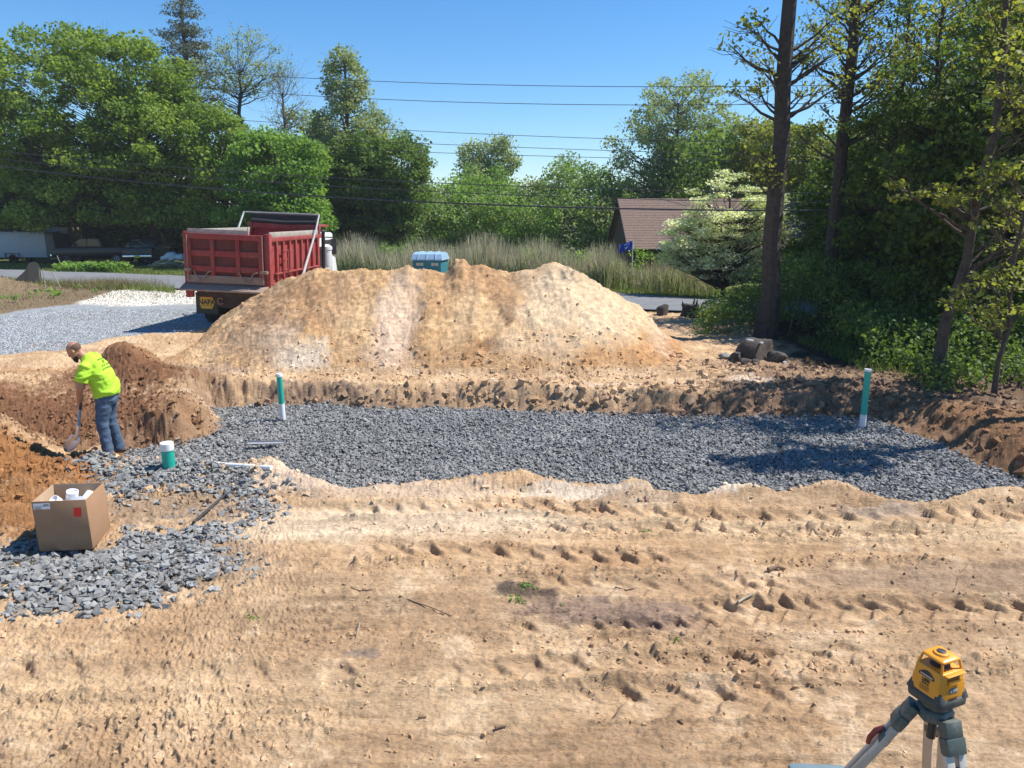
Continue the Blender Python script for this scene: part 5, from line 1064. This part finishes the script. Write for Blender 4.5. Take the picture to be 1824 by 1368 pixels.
# chassis, axles, wheels
cm = MB()
for s_ in (1, -1): cm.bb(s_*.36, s_*.50, .4, 8.6, .82, 1.10)
cm.bb(-hw+.15, hw-.15, .3, .42, .95, 1.26); cm.bb(-.6, .6, .42, .5, .62, 1.0)
for y_ in (1.35, 2.7): cm.tube([(-.9, y_, .52), (.9, y_, .52)], .09, 10); cm.ell((0, y_, .52), (.24, .24, .22))
cm.tube([(-.9, 7.6, .5), (.9, 7.6, .5)], .07, 10); cm.build('chassis', m_chas, tk)
MB().bb(-hw+.14, -.62, .34, .37, .92, 1.30).build('light_panel', m_tred2, tk); MB().bb(.62, hw-.14, .34, .37, .92, 1.30).build('light_panel', m_tred2, tk)
for s_ in (1, -1): MB().tube([(s_*.78, .30, 1.12), (s_*.78, .345, 1.12)], .055, 16).build('tail_light', mat('lamp_pale', (.5, .35, .33), .3) if s_ > 0 else bpy.data.materials['lamp_pale'] if 'lamp_pale' in bpy.data.materials else mat('lamp_pale', (.5, .35, .33), .3), tk)
for s_ in (1, -1):
    hk = MB(); hk.tube([(s_*.42+.09*math.cos(a_), .36, .82+.09*math.sin(a_)) for a_ in np.linspace(.6, 5.6, 12)], .02, 8); hk.build('tow_hook', m_mud, tk)
def wheel(x_, y_, r_=.52, w_=.27, par=tk, hub=m_chas):
    Mx = Matrix.Rotation(R_(90), 4, 'Y'); prof_ = [(r_*.55, -w_/2), (r_*.9, -w_/2), (r_*.98, -w_*.42), (r_, -w_*.3), (r_, w_*.3), (r_*.98, w_*.42), (r_*.9, w_/2), (r_*.55, w_/2)]
    o = MB().lathe(prof_, (x_, y_, r_), 28, Mx).build('wheel', m_tire, par); MB().lathe([(r_*.56, -w_*.52), (r_*.5, -w_*.40), (r_*.2, -w_*.3), (r_*.18, -w_*.55), (r_*.18, w_*.55), (r_*.2, w_*.3), (r_*.5, w_*.40), (r_*.56, w_*.52)], (x_, y_, r_), 20, Mx).build('rim', hub, o); return o
for y_ in (1.35, 2.7):
    for x_ in (-1.09, -.80, .80, 1.09): wheel(x_, y_)
for x_ in (-1.0, 1.0): wheel(x_, 7.4)
for s_ in (-1, 1):
    fl_ = MB().bb(s_*.98-.34, s_*.98+.34, .62, .64, .38, 1.02).build('mud_flap', m_flap, tk, bevel=.008)
    cz_ = .73; hx = [(-.26, 0), (-.16, .19), (.16, .19), (.26, 0), (.16, -.19), (-.16, -.19)]
    e_ = MB().prism([(s_*.98+a_, cz_+b_) for a_, b_ in hx], .612, .6175).build('badge', m_hexy, fl_)
    text_mb('NAPA', .19, Matrix.Translation((s_*.98, .609, cz_)) @ Matrix.Rotation(R_(90), 4, 'X'), .002).build('badge_text', m_ink, e_)
    ln_ = MB(); 
    for z_ in (.085, -.095): ln_.bb(s_*.98-.19, s_*.98+.19, .609, .611, cz_+z_-.006, cz_+z_+.006)
    ln_.build('badge_line', m_ink, e_)
# cab
cb = MB(); cb.bb(-1.0, 1.0, 5.15, 6.7, 1.0, 2.75); cab = cb.build('cab', m_white, tk, bevel=.08)
hd_ = MB(); hd_.box((0, 7.3, 1.40), (1.6, 1.4, .8), top=(.85, 1)); hd_.build('hood', m_white, tk, bevel=.08)
for s_ in (1, -1):
    fe = MB(); fe.tube([(s_*.95, 7.4+.62*math.cos(a_), .55+.60*math.sin(a_)) for a_ in np.linspace(.1, 3.0, 10)], .12, 10); fe.build('fender', m_white, tk)
    MB().bb(s_*1.0, s_*1.015, 5.5, 6.4, 1.9, 2.5).build('side_window', m_glass, cab)
    MB().lathe([(.05, 0), (.19, .04), (.20, .1), (.20, .62), (.22, .64), (.22, .74), (.10, .82)], (s_*1.18, 5.3, 1.55), 20).build('air_cleaner', m_white, tk)
    mm_ = MB(); mm_.bb(s_*1.22, s_*1.42, 5.72, 5.78, 2.0, 2.55); mm_.tube([(s_*1.0, 5.8, 2.6), (s_*1.32, 5.75, 2.6), (s_*1.32, 5.75, 2.5)], .02, 8); mm_.build('mirror', m_chr if s_ < 0 else m_dark, cab)
MB().tube([(1.20, 4.95, .9), (1.20, 4.95, 2.75), (1.24, 4.9, 2.86)], .065, 12).build('exhaust_stack', m_dark, tk)
MB().bb(-.9, .9, 5.12, 5.15, 1.95, 2.5).build('rear_window', m_glass, cab)

# ---- portable toilet
m_pt = mat('toilet_teal', (.02, .16, .19), .5, var=.08, dirt=.1); m_ptr = mat('toilet_roof', (.30, .45, .60), .35, var=.12)
c_ = P(767, 470, 25.6)
pt = thing('portable_toilet', 'teal portable toilet with pale ribbed roof showing above the dirt heap', 'portable toilet', (c_.x, c_.y, -.08), (0, 0, R_(-9))); pt.scale = (.86, .86, .96)
MB().bb(-.56, .56, -.56, .56, .08, 2.02).build('cabin', m_pt, pt, bevel=.02)
rf = MB(); zt_ = 2.03
prf = [(-.62, 0), (-.60, .05), (-.50, .20), (-.2, .26), (.2, .26), (.50, .20), (.60, .05), (.62, 0)]
vs = []; 
for xx in (-.62, .62):
    for yy, zz in prf: vs.append((xx*(1-.10*(zz/.26)), yy, zt_+zz))
nq = len(prf); fs = [(i, i+1, nq+i+1, nq+i) for i in range(nq-1)]+[tuple(range(nq-1, -1, -1)), tuple(range(nq, 2*nq)), (0, nq, 2*nq-1, nq-1)]
rf.add(vs, fs); roof = rf.build('roof', m_ptr, pt, smooth=False)
rb = MB()
for xx in (-.36, -.0, .36): rb.tube([(xx*(1-.1*zz/.26), yy*1.0, zt_+zz+.008) for yy, zz in prf], .02, 6)
rb.build('roof_rib', m_ptr, roof)
for xx in (-.28, .32):
    for k in (-1, 1): MB().bb(xx+k*.075-.065, xx+k*.075+.065, -.568, -.558, 1.84, 1.94).build('vent', mat('vent_pale', (.40, .42, .36), .6) if 'vent_pale' not in bpy.data.materials else bpy.data.materials['vent_pale'], pt)
MB().bb(-.40, .40, -.575, -.56, .15, 1.76).build('door', m_pt, pt, bevel=.008)
MB().bb(-.02, .12, -.60, -.57, 1.45, 1.60).build('notice', mat('notice_blue', (.2, .5, .65), .5), pt)
MB().bb(-.62, .62, -.62, .62, 0, .09).build('skid', m_dark, pt)

# ---- brown house
m_roof = mat('shingle_brown', (.20, .135, .105), .95, var=.25, vs=9, bump=.02, bs=14); m_sid = mat('siding_brown', (.095, .062, .045), .9, var=.2, vs=5); m_trim = mat('house_trim', (.30, .27, .23), .7); m_gl = mat('window_glass', (.05, .06, .07), .12); m_fas = mat('fascia_dark', (.03, .025, .022), .8)
HY = 42; zg = -.3; hx0 = P(1124, 470, HY).x; ez = P(1124, 433, HY-.4).z; ry = HY+2.9; rz = P(1112, 355, ry).z; HW = 12.5
ho = thing('brown_house', 'low brown house with shingled gable roof behind the dogwood', 'house', (hx0, HY, zg), (0, 0, R_(3)))
eh = ez-zg; rh = rz-zg; Db = 5.8
wb = MB(); wb.bb(0, HW, 0, .15, 0, eh); wb.bb(0, HW, Db-.15, Db, 0, eh)
wb.add([(0, 0, 0), (0, Db, 0), (0, Db, eh), (0, Db/2, rh-.05), (0, 0, eh), (.15, 0, 0), (.15, Db, 0), (.15, Db, eh), (.15, Db/2, rh-.05), (.15, 0, eh)], [(0, 1, 2, 3, 4), (9, 8, 7, 6, 5)]+[(i, i+5, (i+1) % 5+5, (i+1) % 5) for i in range(5)])
wb.add([(HW-.15, 0, 0), (HW-.15, Db, 0), (HW-.15, Db, eh), (HW-.15, Db/2, rh-.05), (HW-.15, 0, eh), (HW, 0, 0), (HW, Db, 0), (HW, Db, eh), (HW, Db/2, rh-.05), (HW, 0, eh)], [(0, 1, 2, 3, 4), (9, 8, 7, 6, 5)]+[(i, i+5, (i+1) % 5+5, (i+1) % 5) for i in range(5)])
wall = wb.build('wall', m_sid, ho, smooth=False)
bt = MB()
for x_ in np.arange(.3, HW, .4): bt.bb(x_-.02, x_+.02, -.02, 0, 0, eh)
bt.build('batten', m_sid, wall)
sl_ = (rh-eh)/(Db/2); ov = .45
rfm = MB()
def slab(y0, z0_, y1, z1_, x0, x1, th):
    rfm.add([(x0, y0, z0_), (x1, y0, z0_), (x1, y1, z1_), (x0, y1, z1_), (x0, y0, z0_+th), (x1, y0, z0_+th), (x1, y1, z1_+th), (x0, y1, z1_+th)], [(3, 2, 1, 0), (4, 5, 6, 7), (0, 1, 5, 4), (1, 2, 6, 5), (2, 3, 7, 6), (3, 0, 4, 7)])
nrow = 20
for i in range(nrow):
    a_ = i/nrow; b__ = (i+1.12)/nrow
    for sgn in (0, 1):
        ya = -ov+(Db/2+ov)*a_; yb_ = -ov+(Db/2+ov)*min(1, b__); za = eh-ov*sl_+(Db/2+ov)*sl_*a_; zb = eh-ov*sl_+(Db/2+ov)*sl_*min(1, b__)
        if sgn: ya, yb_ = Db-ya, Db-yb_
        slab(ya, za+.015, yb_, zb, -.3, HW+.3, .05)
rfm.build('roof', m_roof, ho, smooth=False)
fm = MB()
for sgn in (0, 1):
    for x_ in (-.33, HW+.30):
        ya, yb_ = (-ov, Db/2) if not sgn else (Db+ov, Db/2); za, zb = eh-ov*sl_, rh; fm.add([(x_, ya, za-.16), (x_+.03, ya, za-.16), (x_+.03, yb_, zb-.16), (x_, yb_, zb-.16), (x_, ya, za+.05), (x_+.03, ya, za+.05), (x_+.03, yb_, zb+.05), (x_, yb_, zb+.05)], [(3, 2, 1, 0), (4, 5, 6, 7), (0, 1, 5, 4), (1, 2, 6, 5), (2, 3, 7, 6), (3, 0, 4, 7)])
fm.build('fascia', m_fas, ho)
for x_, w_, zb, zt2 in ((.95, .55, eh-.75, eh-.1), (3.3, .9, eh-1.7, eh-.75), (6.2, .8, eh-1.3, eh-.4)):
    fo = MB(); fo.bb(x_, x_+w_, -.06, -.01, zb, zt2); wf = fo.build('window', m_trim, ho); MB().bb(x_+.06, x_+w_-.06, -.066, -.06, zb+.06, zt2-.06).build('pane', m_gl, wf)
# flag
m_flag = mat('flag_blue', (.012, .05, .42), .7, var=.1); m_fgw = mat('flag_emblem', (.45, .6, .75), .7)
fp = P(1127, 440, 38.5)
fg = thing('flag', 'blue flag with pale emblem hanging before the brown house', 'flag', (fp.x, fp.y, zg))
MB().tube([(0, 0, 0), (0, 0, fp.z-zg+.35)], .022, 8).build('pole', m_wht, fg)
gv = []; gf = []; nx_, nz_ = 14, 8
for i in range(nx_+1):
    for j in range(nz_+1): u_ = i/nx_; v_ = j/nz_; gv.append((-u_*.68, .05*math.sin(u_*9+v_*2), fp.z-zg+.28-v_*.42-u_*.14+.03*math.sin(u_*6)))
gf = [(i*(nz_+1)+j, (i+1)*(nz_+1)+j, (i+1)*(nz_+1)+j+1, i*(nz_+1)+j+1) for i in range(nx_) for j in range(nz_)]
fc = MB().add(gv, gf).build('cloth', m_flag, fg); ev = []; ef = []
for i, j in ((5, 4), (6, 4), (6, 5), (7, 5), (7, 4), (6, 1), (7, 1), (8, 1)): 
    k_ = gf[i*nz_+j]; n0 = len(ev); ev += [(gv[q][0], gv[q][1]-.012, gv[q][2]) for q in k_]; ef.append((n0, n0+1, n0+2, n0+3))
MB().add(ev, ef).build('emblem', m_fgw, fc)
# picnic bench
bp_ = G(1235, 503, -.3); pb = thing('picnic_bench', 'low pale wooden bench on the lawn before the brown house', 'bench', (bp_[0], 40.5, -.32))
MB().bb(-.75, .75, -.15, .15, .42, .46).bb(-.7, .7, .3, .9, .70, .74).build('seat', m_wood, pb)
lgm = MB(); 
for x_ in (-.6, .6): lgm.bb(x_-.04, x_+.04, -.12, .12, 0, .42); lgm.bb(x_-.04, x_+.04, .55, .65, 0, .7)
lgm.build('leg', m_wood, pb)

# ---- vehicles across the road
m_trl = mat('trailer_white', (.42, .50, .58), .4, var=.05); m_trd = mat('trailer_dark', (.10, .105, .11), .5); m_blk = mat('truck_black', (.012, .014, .018), .3, var=.1); m_plate = mat('plate_yellow', (.6, .5, .05), .5)
VY = 54; x0 = P(-60, 440, VY).x; x1 = P(82, 440, VY).x; x2 = P(104, 440, VY+1.2).x
tl = thing('cargo_trailer', 'white enclosed cargo trailer parked under the huge maple', 'trailer', (x0, VY, 0))
Lt = x1-x0; MB().bb(0, Lt, 0, 2.0, .42, 2.12).build('cargo_box', m_trl, tl, bevel=.04); MB().bb(-.02, Lt+.02, -.03, 2.03, 2.12, 2.2).build('roof', m_trl, tl, bevel=.03)
MB().prism([(Lt, .42), (Lt+.01, 2.1), (Lt+.55, 2.05), (Lt+.75, .42)], .02, 1.98).build('nose', m_trd, tl, bevel=.03)
def vwheel(x_, y_, r_, par, hub, w_=.22):
    Mx = Matrix.Rotation(R_(90), 4, 'X'); o = MB().lathe([(r_*.6, -w_/2), (r_*.95, -w_/2), (r_, -w_*.3), (r_, w_*.3), (r_*.95, w_/2), (r_*.6, w_/2)], (x_, y_, r_), 24, Mx).build('wheel', m_tire, par)
    MB().lathe([(r_*.6, -w_*.5), (r_*.45, -w_*.3), (r_*.15, -w_*.4), (r_*.15, w_*.4), (r_*.45, w_*.3), (r_*.6, w_*.5)], (x_, y_, r_), 16, Mx).build('rim', hub, o)
wxp = P(23, 458, VY).x-x0; m_hub = mat('hub_grey', (.4, .42, .45), .4)
for y_ in (.08, 1.92): vwheel(wxp, y_, .33, tl, m_hub)
fdm = MB(); fdm.bb(wxp-.5, wxp+.5, -.08, .02, .68, .74); fdm.bb(wxp-.52, wxp-.46, -.08, .02, .4, .74); fdm.bb(wxp+.46, wxp+.52, -.08, .02, .4, .74); fdm.build('wheel_arch', m_trd, tl)
tgm = MB(); tgm.tube([(Lt+.6, 1, .45), (Lt+1.5, 1, .45)], .05, 8); tgm.tube([(Lt+1.3, 1, 0), (Lt+1.3, 1, .6)], .035, 8); tgm.build('hitch', m_trd, tl)
def pickup(name, label, x, y, rz, col, L=5.5, bed=True):
    root = thing(name, label, 'pickup', (x, y, 0), (0, 0, rz)); W_ = 1.95
    # profile along local x, nose towards -x
    prb = [(0, .55), (0, 1.02), (.25, 1.10), (1.35, 1.18), (L-.02, 1.18), (L, .60), (L-.9, .48), (.5, .45)]
    MB().prism(prb, 0, W_).build('body', col, root, bevel=.05)
    prc = [(1.25, 1.16), (1.95, 1.80), (2.3, 1.86), (3.3, 1.84), (3.55, 1.16)]; cbn = MB().prism(prc, .12, W_-.12).build('cabin', col, root, bevel=.05)
    wn = MB(); 
    for y_ in (.108, W_-.12): wn.prism([(1.52, 1.24), (1.98, 1.72), (2.42, 1.74), (2.42, 1.24)], y_, y_+.012); wn.prism([(2.52, 1.24), (2.52, 1.74), (3.2, 1.72), (3.36, 1.24)], y_, y_+.012)
    wn.build('window', m_gl, cbn)
    for x_ in (.95, L-1.15):
        for y_ in (.10, W_-.10): vwheel(x_, y_, .38, root, m_hub)
    MB().bb(L-.03, L+.12, .06, W_-.06, .52, .70).build('rear_bumper', m_chr, root, bevel=.02); MB().bb(-.12, .05, .06, W_-.06, .48, .70).build('front_bumper', m_chr, root, bevel=.02)
    for y_ in (.08, W_-.2): MB().bb(L-.01, L+.015, y_, y_+.12, .80, 1.08).build('tail_light', m_redp, root); MB().bb(-.015, .02, y_, y_+.15, .82, .98).build('headlight', m_cl, root)
    MB().bb(L+.12, L+.135, W_/2-.17, W_/2+.17, .50, .68).build('licence_plate', m_plate, root); 
    mr_ = MB(); mr_.bb(1.55, 1.7, -.10, .08, 1.25, 1.42); mr_.build('side_mirror', m_dark, root)
    return root
pickup('pickup_truck', 'black pickup truck parked nose to the white trailer', P(92, 460, 53).x, 53.0, R_(3), m_blk, 5.6)
p2 = pickup('pickup_truck', 'black pickup with chrome bumper and yellow plate parked tail towards the road', P(196, 460, 52).x, 56.5, R_(-78), mat('pickup_navy', (.02, .03, .035), .3), 5.0)
# boat on a trailer
m_hull = mat('hull_grey', (.085, .10, .085), .5, var=.1)
bt_ = thing('boat', 'dark grey green boat under a tarpaulin frame on a trailer beside the maple trunk', 'boat', (P(222, 462, 53).x, 53.2, 0), (0, 0, R_(-4)))
MB().prism([(0, .75), (.1, 1.35), (2.4, 1.20), (2.35, .62), (.4, .55)], 0, 1.6).build('hull', m_hull, bt_, bevel=.05)
MB().bb(.02, 2.42, -.02, 1.62, 1.21, 1.26).xf(Matrix.Rotation(R_(3), 4, 'Y')).build('gunwale', m_gr, bt_)
fm = MB()
for y_ in (.1, 1.5): fm.tube([(.05, y_, 1.3), (.45, y_, 1.62), (.9, y_, 1.68), (1.5, y_, 1.28)], .02, 6)
fm.tube([(.9, .1, 1.68), (.9, 1.5, 1.68)], .02, 6); fm.build('canopy_frame', m_gr, bt_)
ut = MB(); ut.bb(-.3, 2.6, .3, .38, .42, .5); ut.bb(-.3, 2.6, 1.2, 1.28, .42, .5); ut.build('trailer_frame', m_trd, bt_)
for y_ in (.1, 1.5): vwheel(1.4, y_, .28, bt_, m_hub, .18)
# tan shed
m_tan = mat('shed_tan', (.34, .28, .22), .85, var=.1); m_blu = mat('shed_door', (.12, .20, .26), .6)
sx0 = P(84, 420, 59).x; sd_o = thing('shed', 'tan shed with grey roof and blue door behind the white trailer', 'shed', (sx0, 59, 0)); sw = P(122, 420, 59).x-sx0
MB().bb(0, sw, 0, 3, 0, 2.75).build('wall', m_tan, sd_o); MB().prism([(-.25, 2.7), (sw+.1, 2.78), (sw-.2, 3.15), (0, 3.15)], -.3, 3.3).build('roof', mat('shed_roof', (.2, .19, .18), .9), sd_o); MB().bb(.02, sw*.5, -.03, 0, .3, 2.5).build('door', m_blu, sd_o)
MB().bb(sw*.5, sw*.56, -.035, 0, .2, 2.6).build('door_trim', m_trim, sd_o)
dk = thing('old_building', 'dark shaded wall of a building behind the parked pickups', 'building', (P(130, 440, 62).x, 62, 0)); ww_ = P(280, 440, 62).x-P(130, 440, 62).x
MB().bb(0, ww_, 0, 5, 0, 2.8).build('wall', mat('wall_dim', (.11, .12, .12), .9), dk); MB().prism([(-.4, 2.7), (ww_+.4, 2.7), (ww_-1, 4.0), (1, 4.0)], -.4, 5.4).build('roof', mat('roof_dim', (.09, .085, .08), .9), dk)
for k in range(3): wf = MB().bb(1+k*2.0, 1.9+k*2.0, -.04, 0, 1.0, 2.1).build('window', m_trim, dk); MB().bb(1.07+k*2.0, 1.83+k*2.0, -.05, -.04, 1.07, 2.03).build('pane', m_gl, wf)
# white bundle and firewood beside the maple
o = MB(); o.ell((0, 0, .3), (.45, .35, .32)); o.ell((-.5, .1, .2), (.3, .3, .2)); o.ell((.6, 0, .25), (.35, .3, .24)); o.xf(Matrix.Translation((P(306, 460, 50.5).x, 50.5, .35))); tag(o.build('white_bundle', mat('sheet_white', (.6, .63, .66), .6), remesh=.05, noise=(3, .1)), 'crumpled white plastic bundle right of the maple trunk', 'bundle')
rw = random.Random(8); lgw = MB()
for k in range(16): p = Vector((P(262+rw.random()*70, 470, 49.5).x, 49+rw.random()*1.5, .12+rw.random()*.25)); a_ = rw.uniform(-.5, .5); lgw.tube([p, p+Vector((math.cos(a_)*.8, math.sin(a_)*.5, rw.uniform(-.1, .25)))], rw.uniform(.05, .09), 8)
tag(lgw.build('firewood', mat('cut_wood', (.38, .30, .17), .9, var=.3)), 'scattered pale cut logs at the foot of the maple', 'logs', kind='stuff')

# ---- silt fence, stakes
m_blkf = mat('silt_fabric', (.02, .02, .021), .75, var=.2, bump=.01, bs=10); m_stk = mat('stake_wood', (.40, .35, .27), .9)
a_ = GH(26, 500); b_ = GH(74, 506); sfv = []; n_ = 12
sf_ = thing('silt_fence', 'sagging black silt fence on the bank near the road', 'silt fence', tuple(a_))
d_ = b_-a_; gv = []; 
for i in range(n_+1):
    t_ = i/n_; h_ =   .08+.95*max(0, math.sin(min(1, t_*1.05)*math.pi*.62))**1.6
    for j in range(4): gv.append(d_*t_+Vector((0, .09*math.sin(t_*14+j)*(j/3)+.12*j/3, h_*j/3)))
MB().add(gv, [(i*4+j, (i+1)*4+j, (i+1)*4+j+1, i*4+j+1) for i in range(n_) for j in range(3)]).build('fabric', m_blkf, sf_)
sk = MB(); sk.tube([d_*.93+Vector((0, .05, -.1)), d_*.93+Vector((.02, .05, .75))], .018, 6); sk.build('stake', m_stk, sf_)
for (px, Y, hh, lean, lab) in ((79, 33.5, .9, .0, 'thin upright wooden stake right of the silt fence'), (106, 34, .8, -.35, 'leaning wooden stake before the road'), (114, 46, 1.0, -.25, 'slanting pale stick in the weeds across the road')):
    p = Vector((at(px, Y), Y, hz(at(px, Y), Y))); tag(MB().box(p+Vector((lean*.4, 0, hh/2)), (.03, .03, hh), Matrix.Rotation(lean, 3, 'Y')).build('stake', m_stk), lab, 'stake', 'wooden stakes along the road')

# ---- boulder heap and stump beside the wood
m_rock = mat('boulder', (.075, .062, .052), .95, var=.35, vs=5, dirt=.3, dcol=(.12, .08, .05), bump=.03, bs=10); m_slate = mat('slate_pale', (.30, .31, .33), .7, var=.2)
def boulder(label, px, py, Y, r, seed, m, sq=(1, .8, .7), sink=.25, group='boulders heaped beside the tall trunk', name='boulder'):
    rd = random.Random(seed); x_ = at(px, Y); z_ = P(px, py, Y).z; mb = MB(); z_ = z_ if m is m_slate and r > .13 else hz(x_, Y)+.38*r*sq[2]
    bm = bmesh.new()
    bmesh.ops.create_icosphere(bm, subdivisions=4, radius=1); axs = [Vector([rd.gauss(0, 1) for _ in range(3)]).normalized() for _ in range(9)]
    for v_ in bm.verts:
        q = v_.co.copy()
        for a_ in axs:
            dd = q.dot(a_)-.62
            if dd > 0: q -= a_*dd*.85
        n_ = float(fbm(q.x*2.5+seed, q.y*2.5+q.z*2, 4, seed)); q *= 1+.16*n_
        v_.co = Vector((q.x*sq[0]*r, q.y*sq[1]*r, q.z*sq[2]*r))*.85
    for f_ in bm.faces: f_.smooth = True
    me = bpy.data.meshes.new(name); bm.to_mesh(me); bm.free(); me.materials.append(m); o = obj(name, me); o.location = (x_, Y, z_); o.rotation_euler = (0, 0, rd.random()*3); tag(o, label, 'boulder', group)
boulder('largest domed brown boulder at the top of the heap', 1350, 605, 17.4, .72, 1, m_rock, (1, .8, .72)); boulder('dark boulder at the lower left of the heap', 1322, 622, 17.0, .26, 2, m_rock); boulder('pale angular slab leaning on the domed boulder', 1343, 607, 16.85, .16, 3, m_slate, (1, .5, .35))
boulder('small pale blue slab at the right of the heap', 1364, 611, 16.9, .14, 4, m_slate, (1, .5, .3)); boulder('grey rock low in the front of the heap', 1338, 630, 16.6, .20, 5, m_rock); boulder('grey block left of the heap', 1300, 621, 17.3, .24, 6, mat('rock_pale', (.26, .26, .23), .95, var=.3, bump=.02), (1, .8, .6))
boulder('low mossy boulder at the right end of the heap', 1392, 622, 17.0, .36, 7, m_rock, (1, .8, .55)); boulder('small white stone at the far right of the heap', 1409, 612, 16.8, .12, 8, m_slate, (1.2, .6, .5)); boulder('small rock between the dark boulder and the slabs', 1356, 628, 16.5, .17, 9, m_rock)
boulder('dark rounded boulder close to the road', 1182, 548, 25.5, .42, 11, m_rock, (1, .8, .8), group=None)
p = Vector((at(1232, 25), 25, P(1232, 556, 25).z-.3)); m_st = mat('stump_dark', (.05, .04, .032), .95, var=.3, bump=.03, bs=12); st_ = MB(); st_.tube([(0, 0, 0), (.02, 0, .3), (.05, 0, .55)], [.42, .28, .25], 12)
for k in range(7): a_ = k*.9; st_.tube([(math.cos(a_)*.2, math.sin(a_)*.2, .3), (math.cos(a_)*.3, math.sin(a_)*.25, .6+.25*math.sin(k*2.3))], [.09, .015], 6)
st_.xf(Matrix.Translation(p)); tag(st_.build('tree_stump', m_st, remesh=.03, noise=(5, .04)), 'splintered dark tree stump near the road', 'stump')

# ---- sticks, twigs and small plants on the sand
m_twig = mat('twig', (.20, .13, .08), .9, var=.3); m_twl = mat('twig_pale', (.36, .30, .22), .9, var=.2)
def stick(label, pts, r, m, group='sticks lying on the sand'):
    q = []
    for px, py in pts: g = GH(px, py); q.append((g[0], g[1], float(H(np.array([g[0]]), np.array([g[1]]))[0])+r*1.2))
    tag(MB().tube(q, [r*(1-.4*i/(len(q)-1)) for i in range(len(q))], 7).build('stick', m), label, 'stick', group)
stick('long thin brown stick lying left of the green weed tuft', [(712, 1066), (740, 1078), (770, 1088), (806, 1104)], .007, m_twig)
stick('curved thin twig above the long brown stick', [(610, 1045), (640, 1056), (662, 1054), (684, 1044)], .005, m_twig)
stick('forked pale twig low on the left of the sand', [(642, 1116), (638, 1132), (632, 1146), (628, 1160)], .004, m_twl)
stick('short grey stick in the middle right of the sand', [(1314, 1078), (1326, 1072), (1340, 1068)], .012, m_twl)
stick('dark chunk of root on the ridge at the right', [(1368, 1022), (1384, 1018), (1398, 1020)], .022, m_twig)
stick('dark twig right of the bare weed patch', [(1096, 1050), (1115, 1055), (1130, 1052)], .008, m_twig)
stick('small branched dead twig near the right edge of the sand', [(1698, 1058), (1704, 1040), (1710, 1022), (1722, 1012)], .006, m_twig)
stick('brown stick on the terrace behind the gravel bed', [(1432, 690), (1455, 688), (1475, 692)], .035, m_twig)
stick('dark stub of root beside the shovel tip', [(118, 842), (124, 832), (130, 822)], .012, m_twig)
stick('stubby brown stick at the bottom middle of the sand', [(882, 1306), (892, 1302), (902, 1301)], .014, m_twig)
stick('short brown stick at the bottom left of the middle', [(745, 1288), (752, 1286), (760, 1287)], .010, m_twig)
def weed(label, px, py, n, s, seed):
    r = np.random.RandomState(seed); g = G(px, py); z_ = hz(g[0], g[1]); root = thing('weed', label, 'weed', (g[0], g[1], z_), group='weeds on the sand')
    c = r.randn(n, 3)*np.array([s, s*.7, s*.25]); c[:, 2] = np.abs(c[:, 2])+.01; obj('foliage', leaves_mesh('foliage', c, (0, 0, .8), .035, L_BRI, seed, aspect=.3), root)
    st = MB()
    for k in range(6): limb(st, (0, 0, 0), tuple(c[k]), .003, .0015, r, 4, .05, 3)
    st.build('stem', m_twig, root)
weed('tuft of green weed left of the dark soil patch', 935, 1050, 60, .05, 1); weed('low green weed at the left of the dark soil patch', 915, 1070, 70, .06, 2); weed('tiny green weed right below the dark soil patch', 1000, 1080, 14, .03, 3)
weed('small green sprout near the middle left of the sand', 448, 1102, 20, .03, 4); weed('small green sprout in the upper right tyre track', 1150, 951, 26, .03, 5); weed('tiny green sprout low in the middle of the sand', 1204, 1142, 14, .025, 6); weed('small weed behind the lone pebble', 1580, 962, 10, .03, 7)

# ---- thin spring haze
m_hz = bpy.data.materials.new('haze_air'); m_hz.use_nodes = True; nt = m_hz.node_tree; nt.nodes.remove(nt.nodes["Principled BSDF"])
pv = N(nt, 'ShaderNodeVolumePrincipled'); pv.inputs['Color'].default_value = (.86, .93, 1, 1); pv.inputs['Density'].default_value = 0.0004; nt.links.new(pv.outputs[0], nt.nodes['Material Output'].inputs['Volume'])
hz_o = MB().bb(-2800, 2800, -30, 940, -2, 26).build('haze', m_hz, smooth=False); tag(hz_o, kind='stuff')
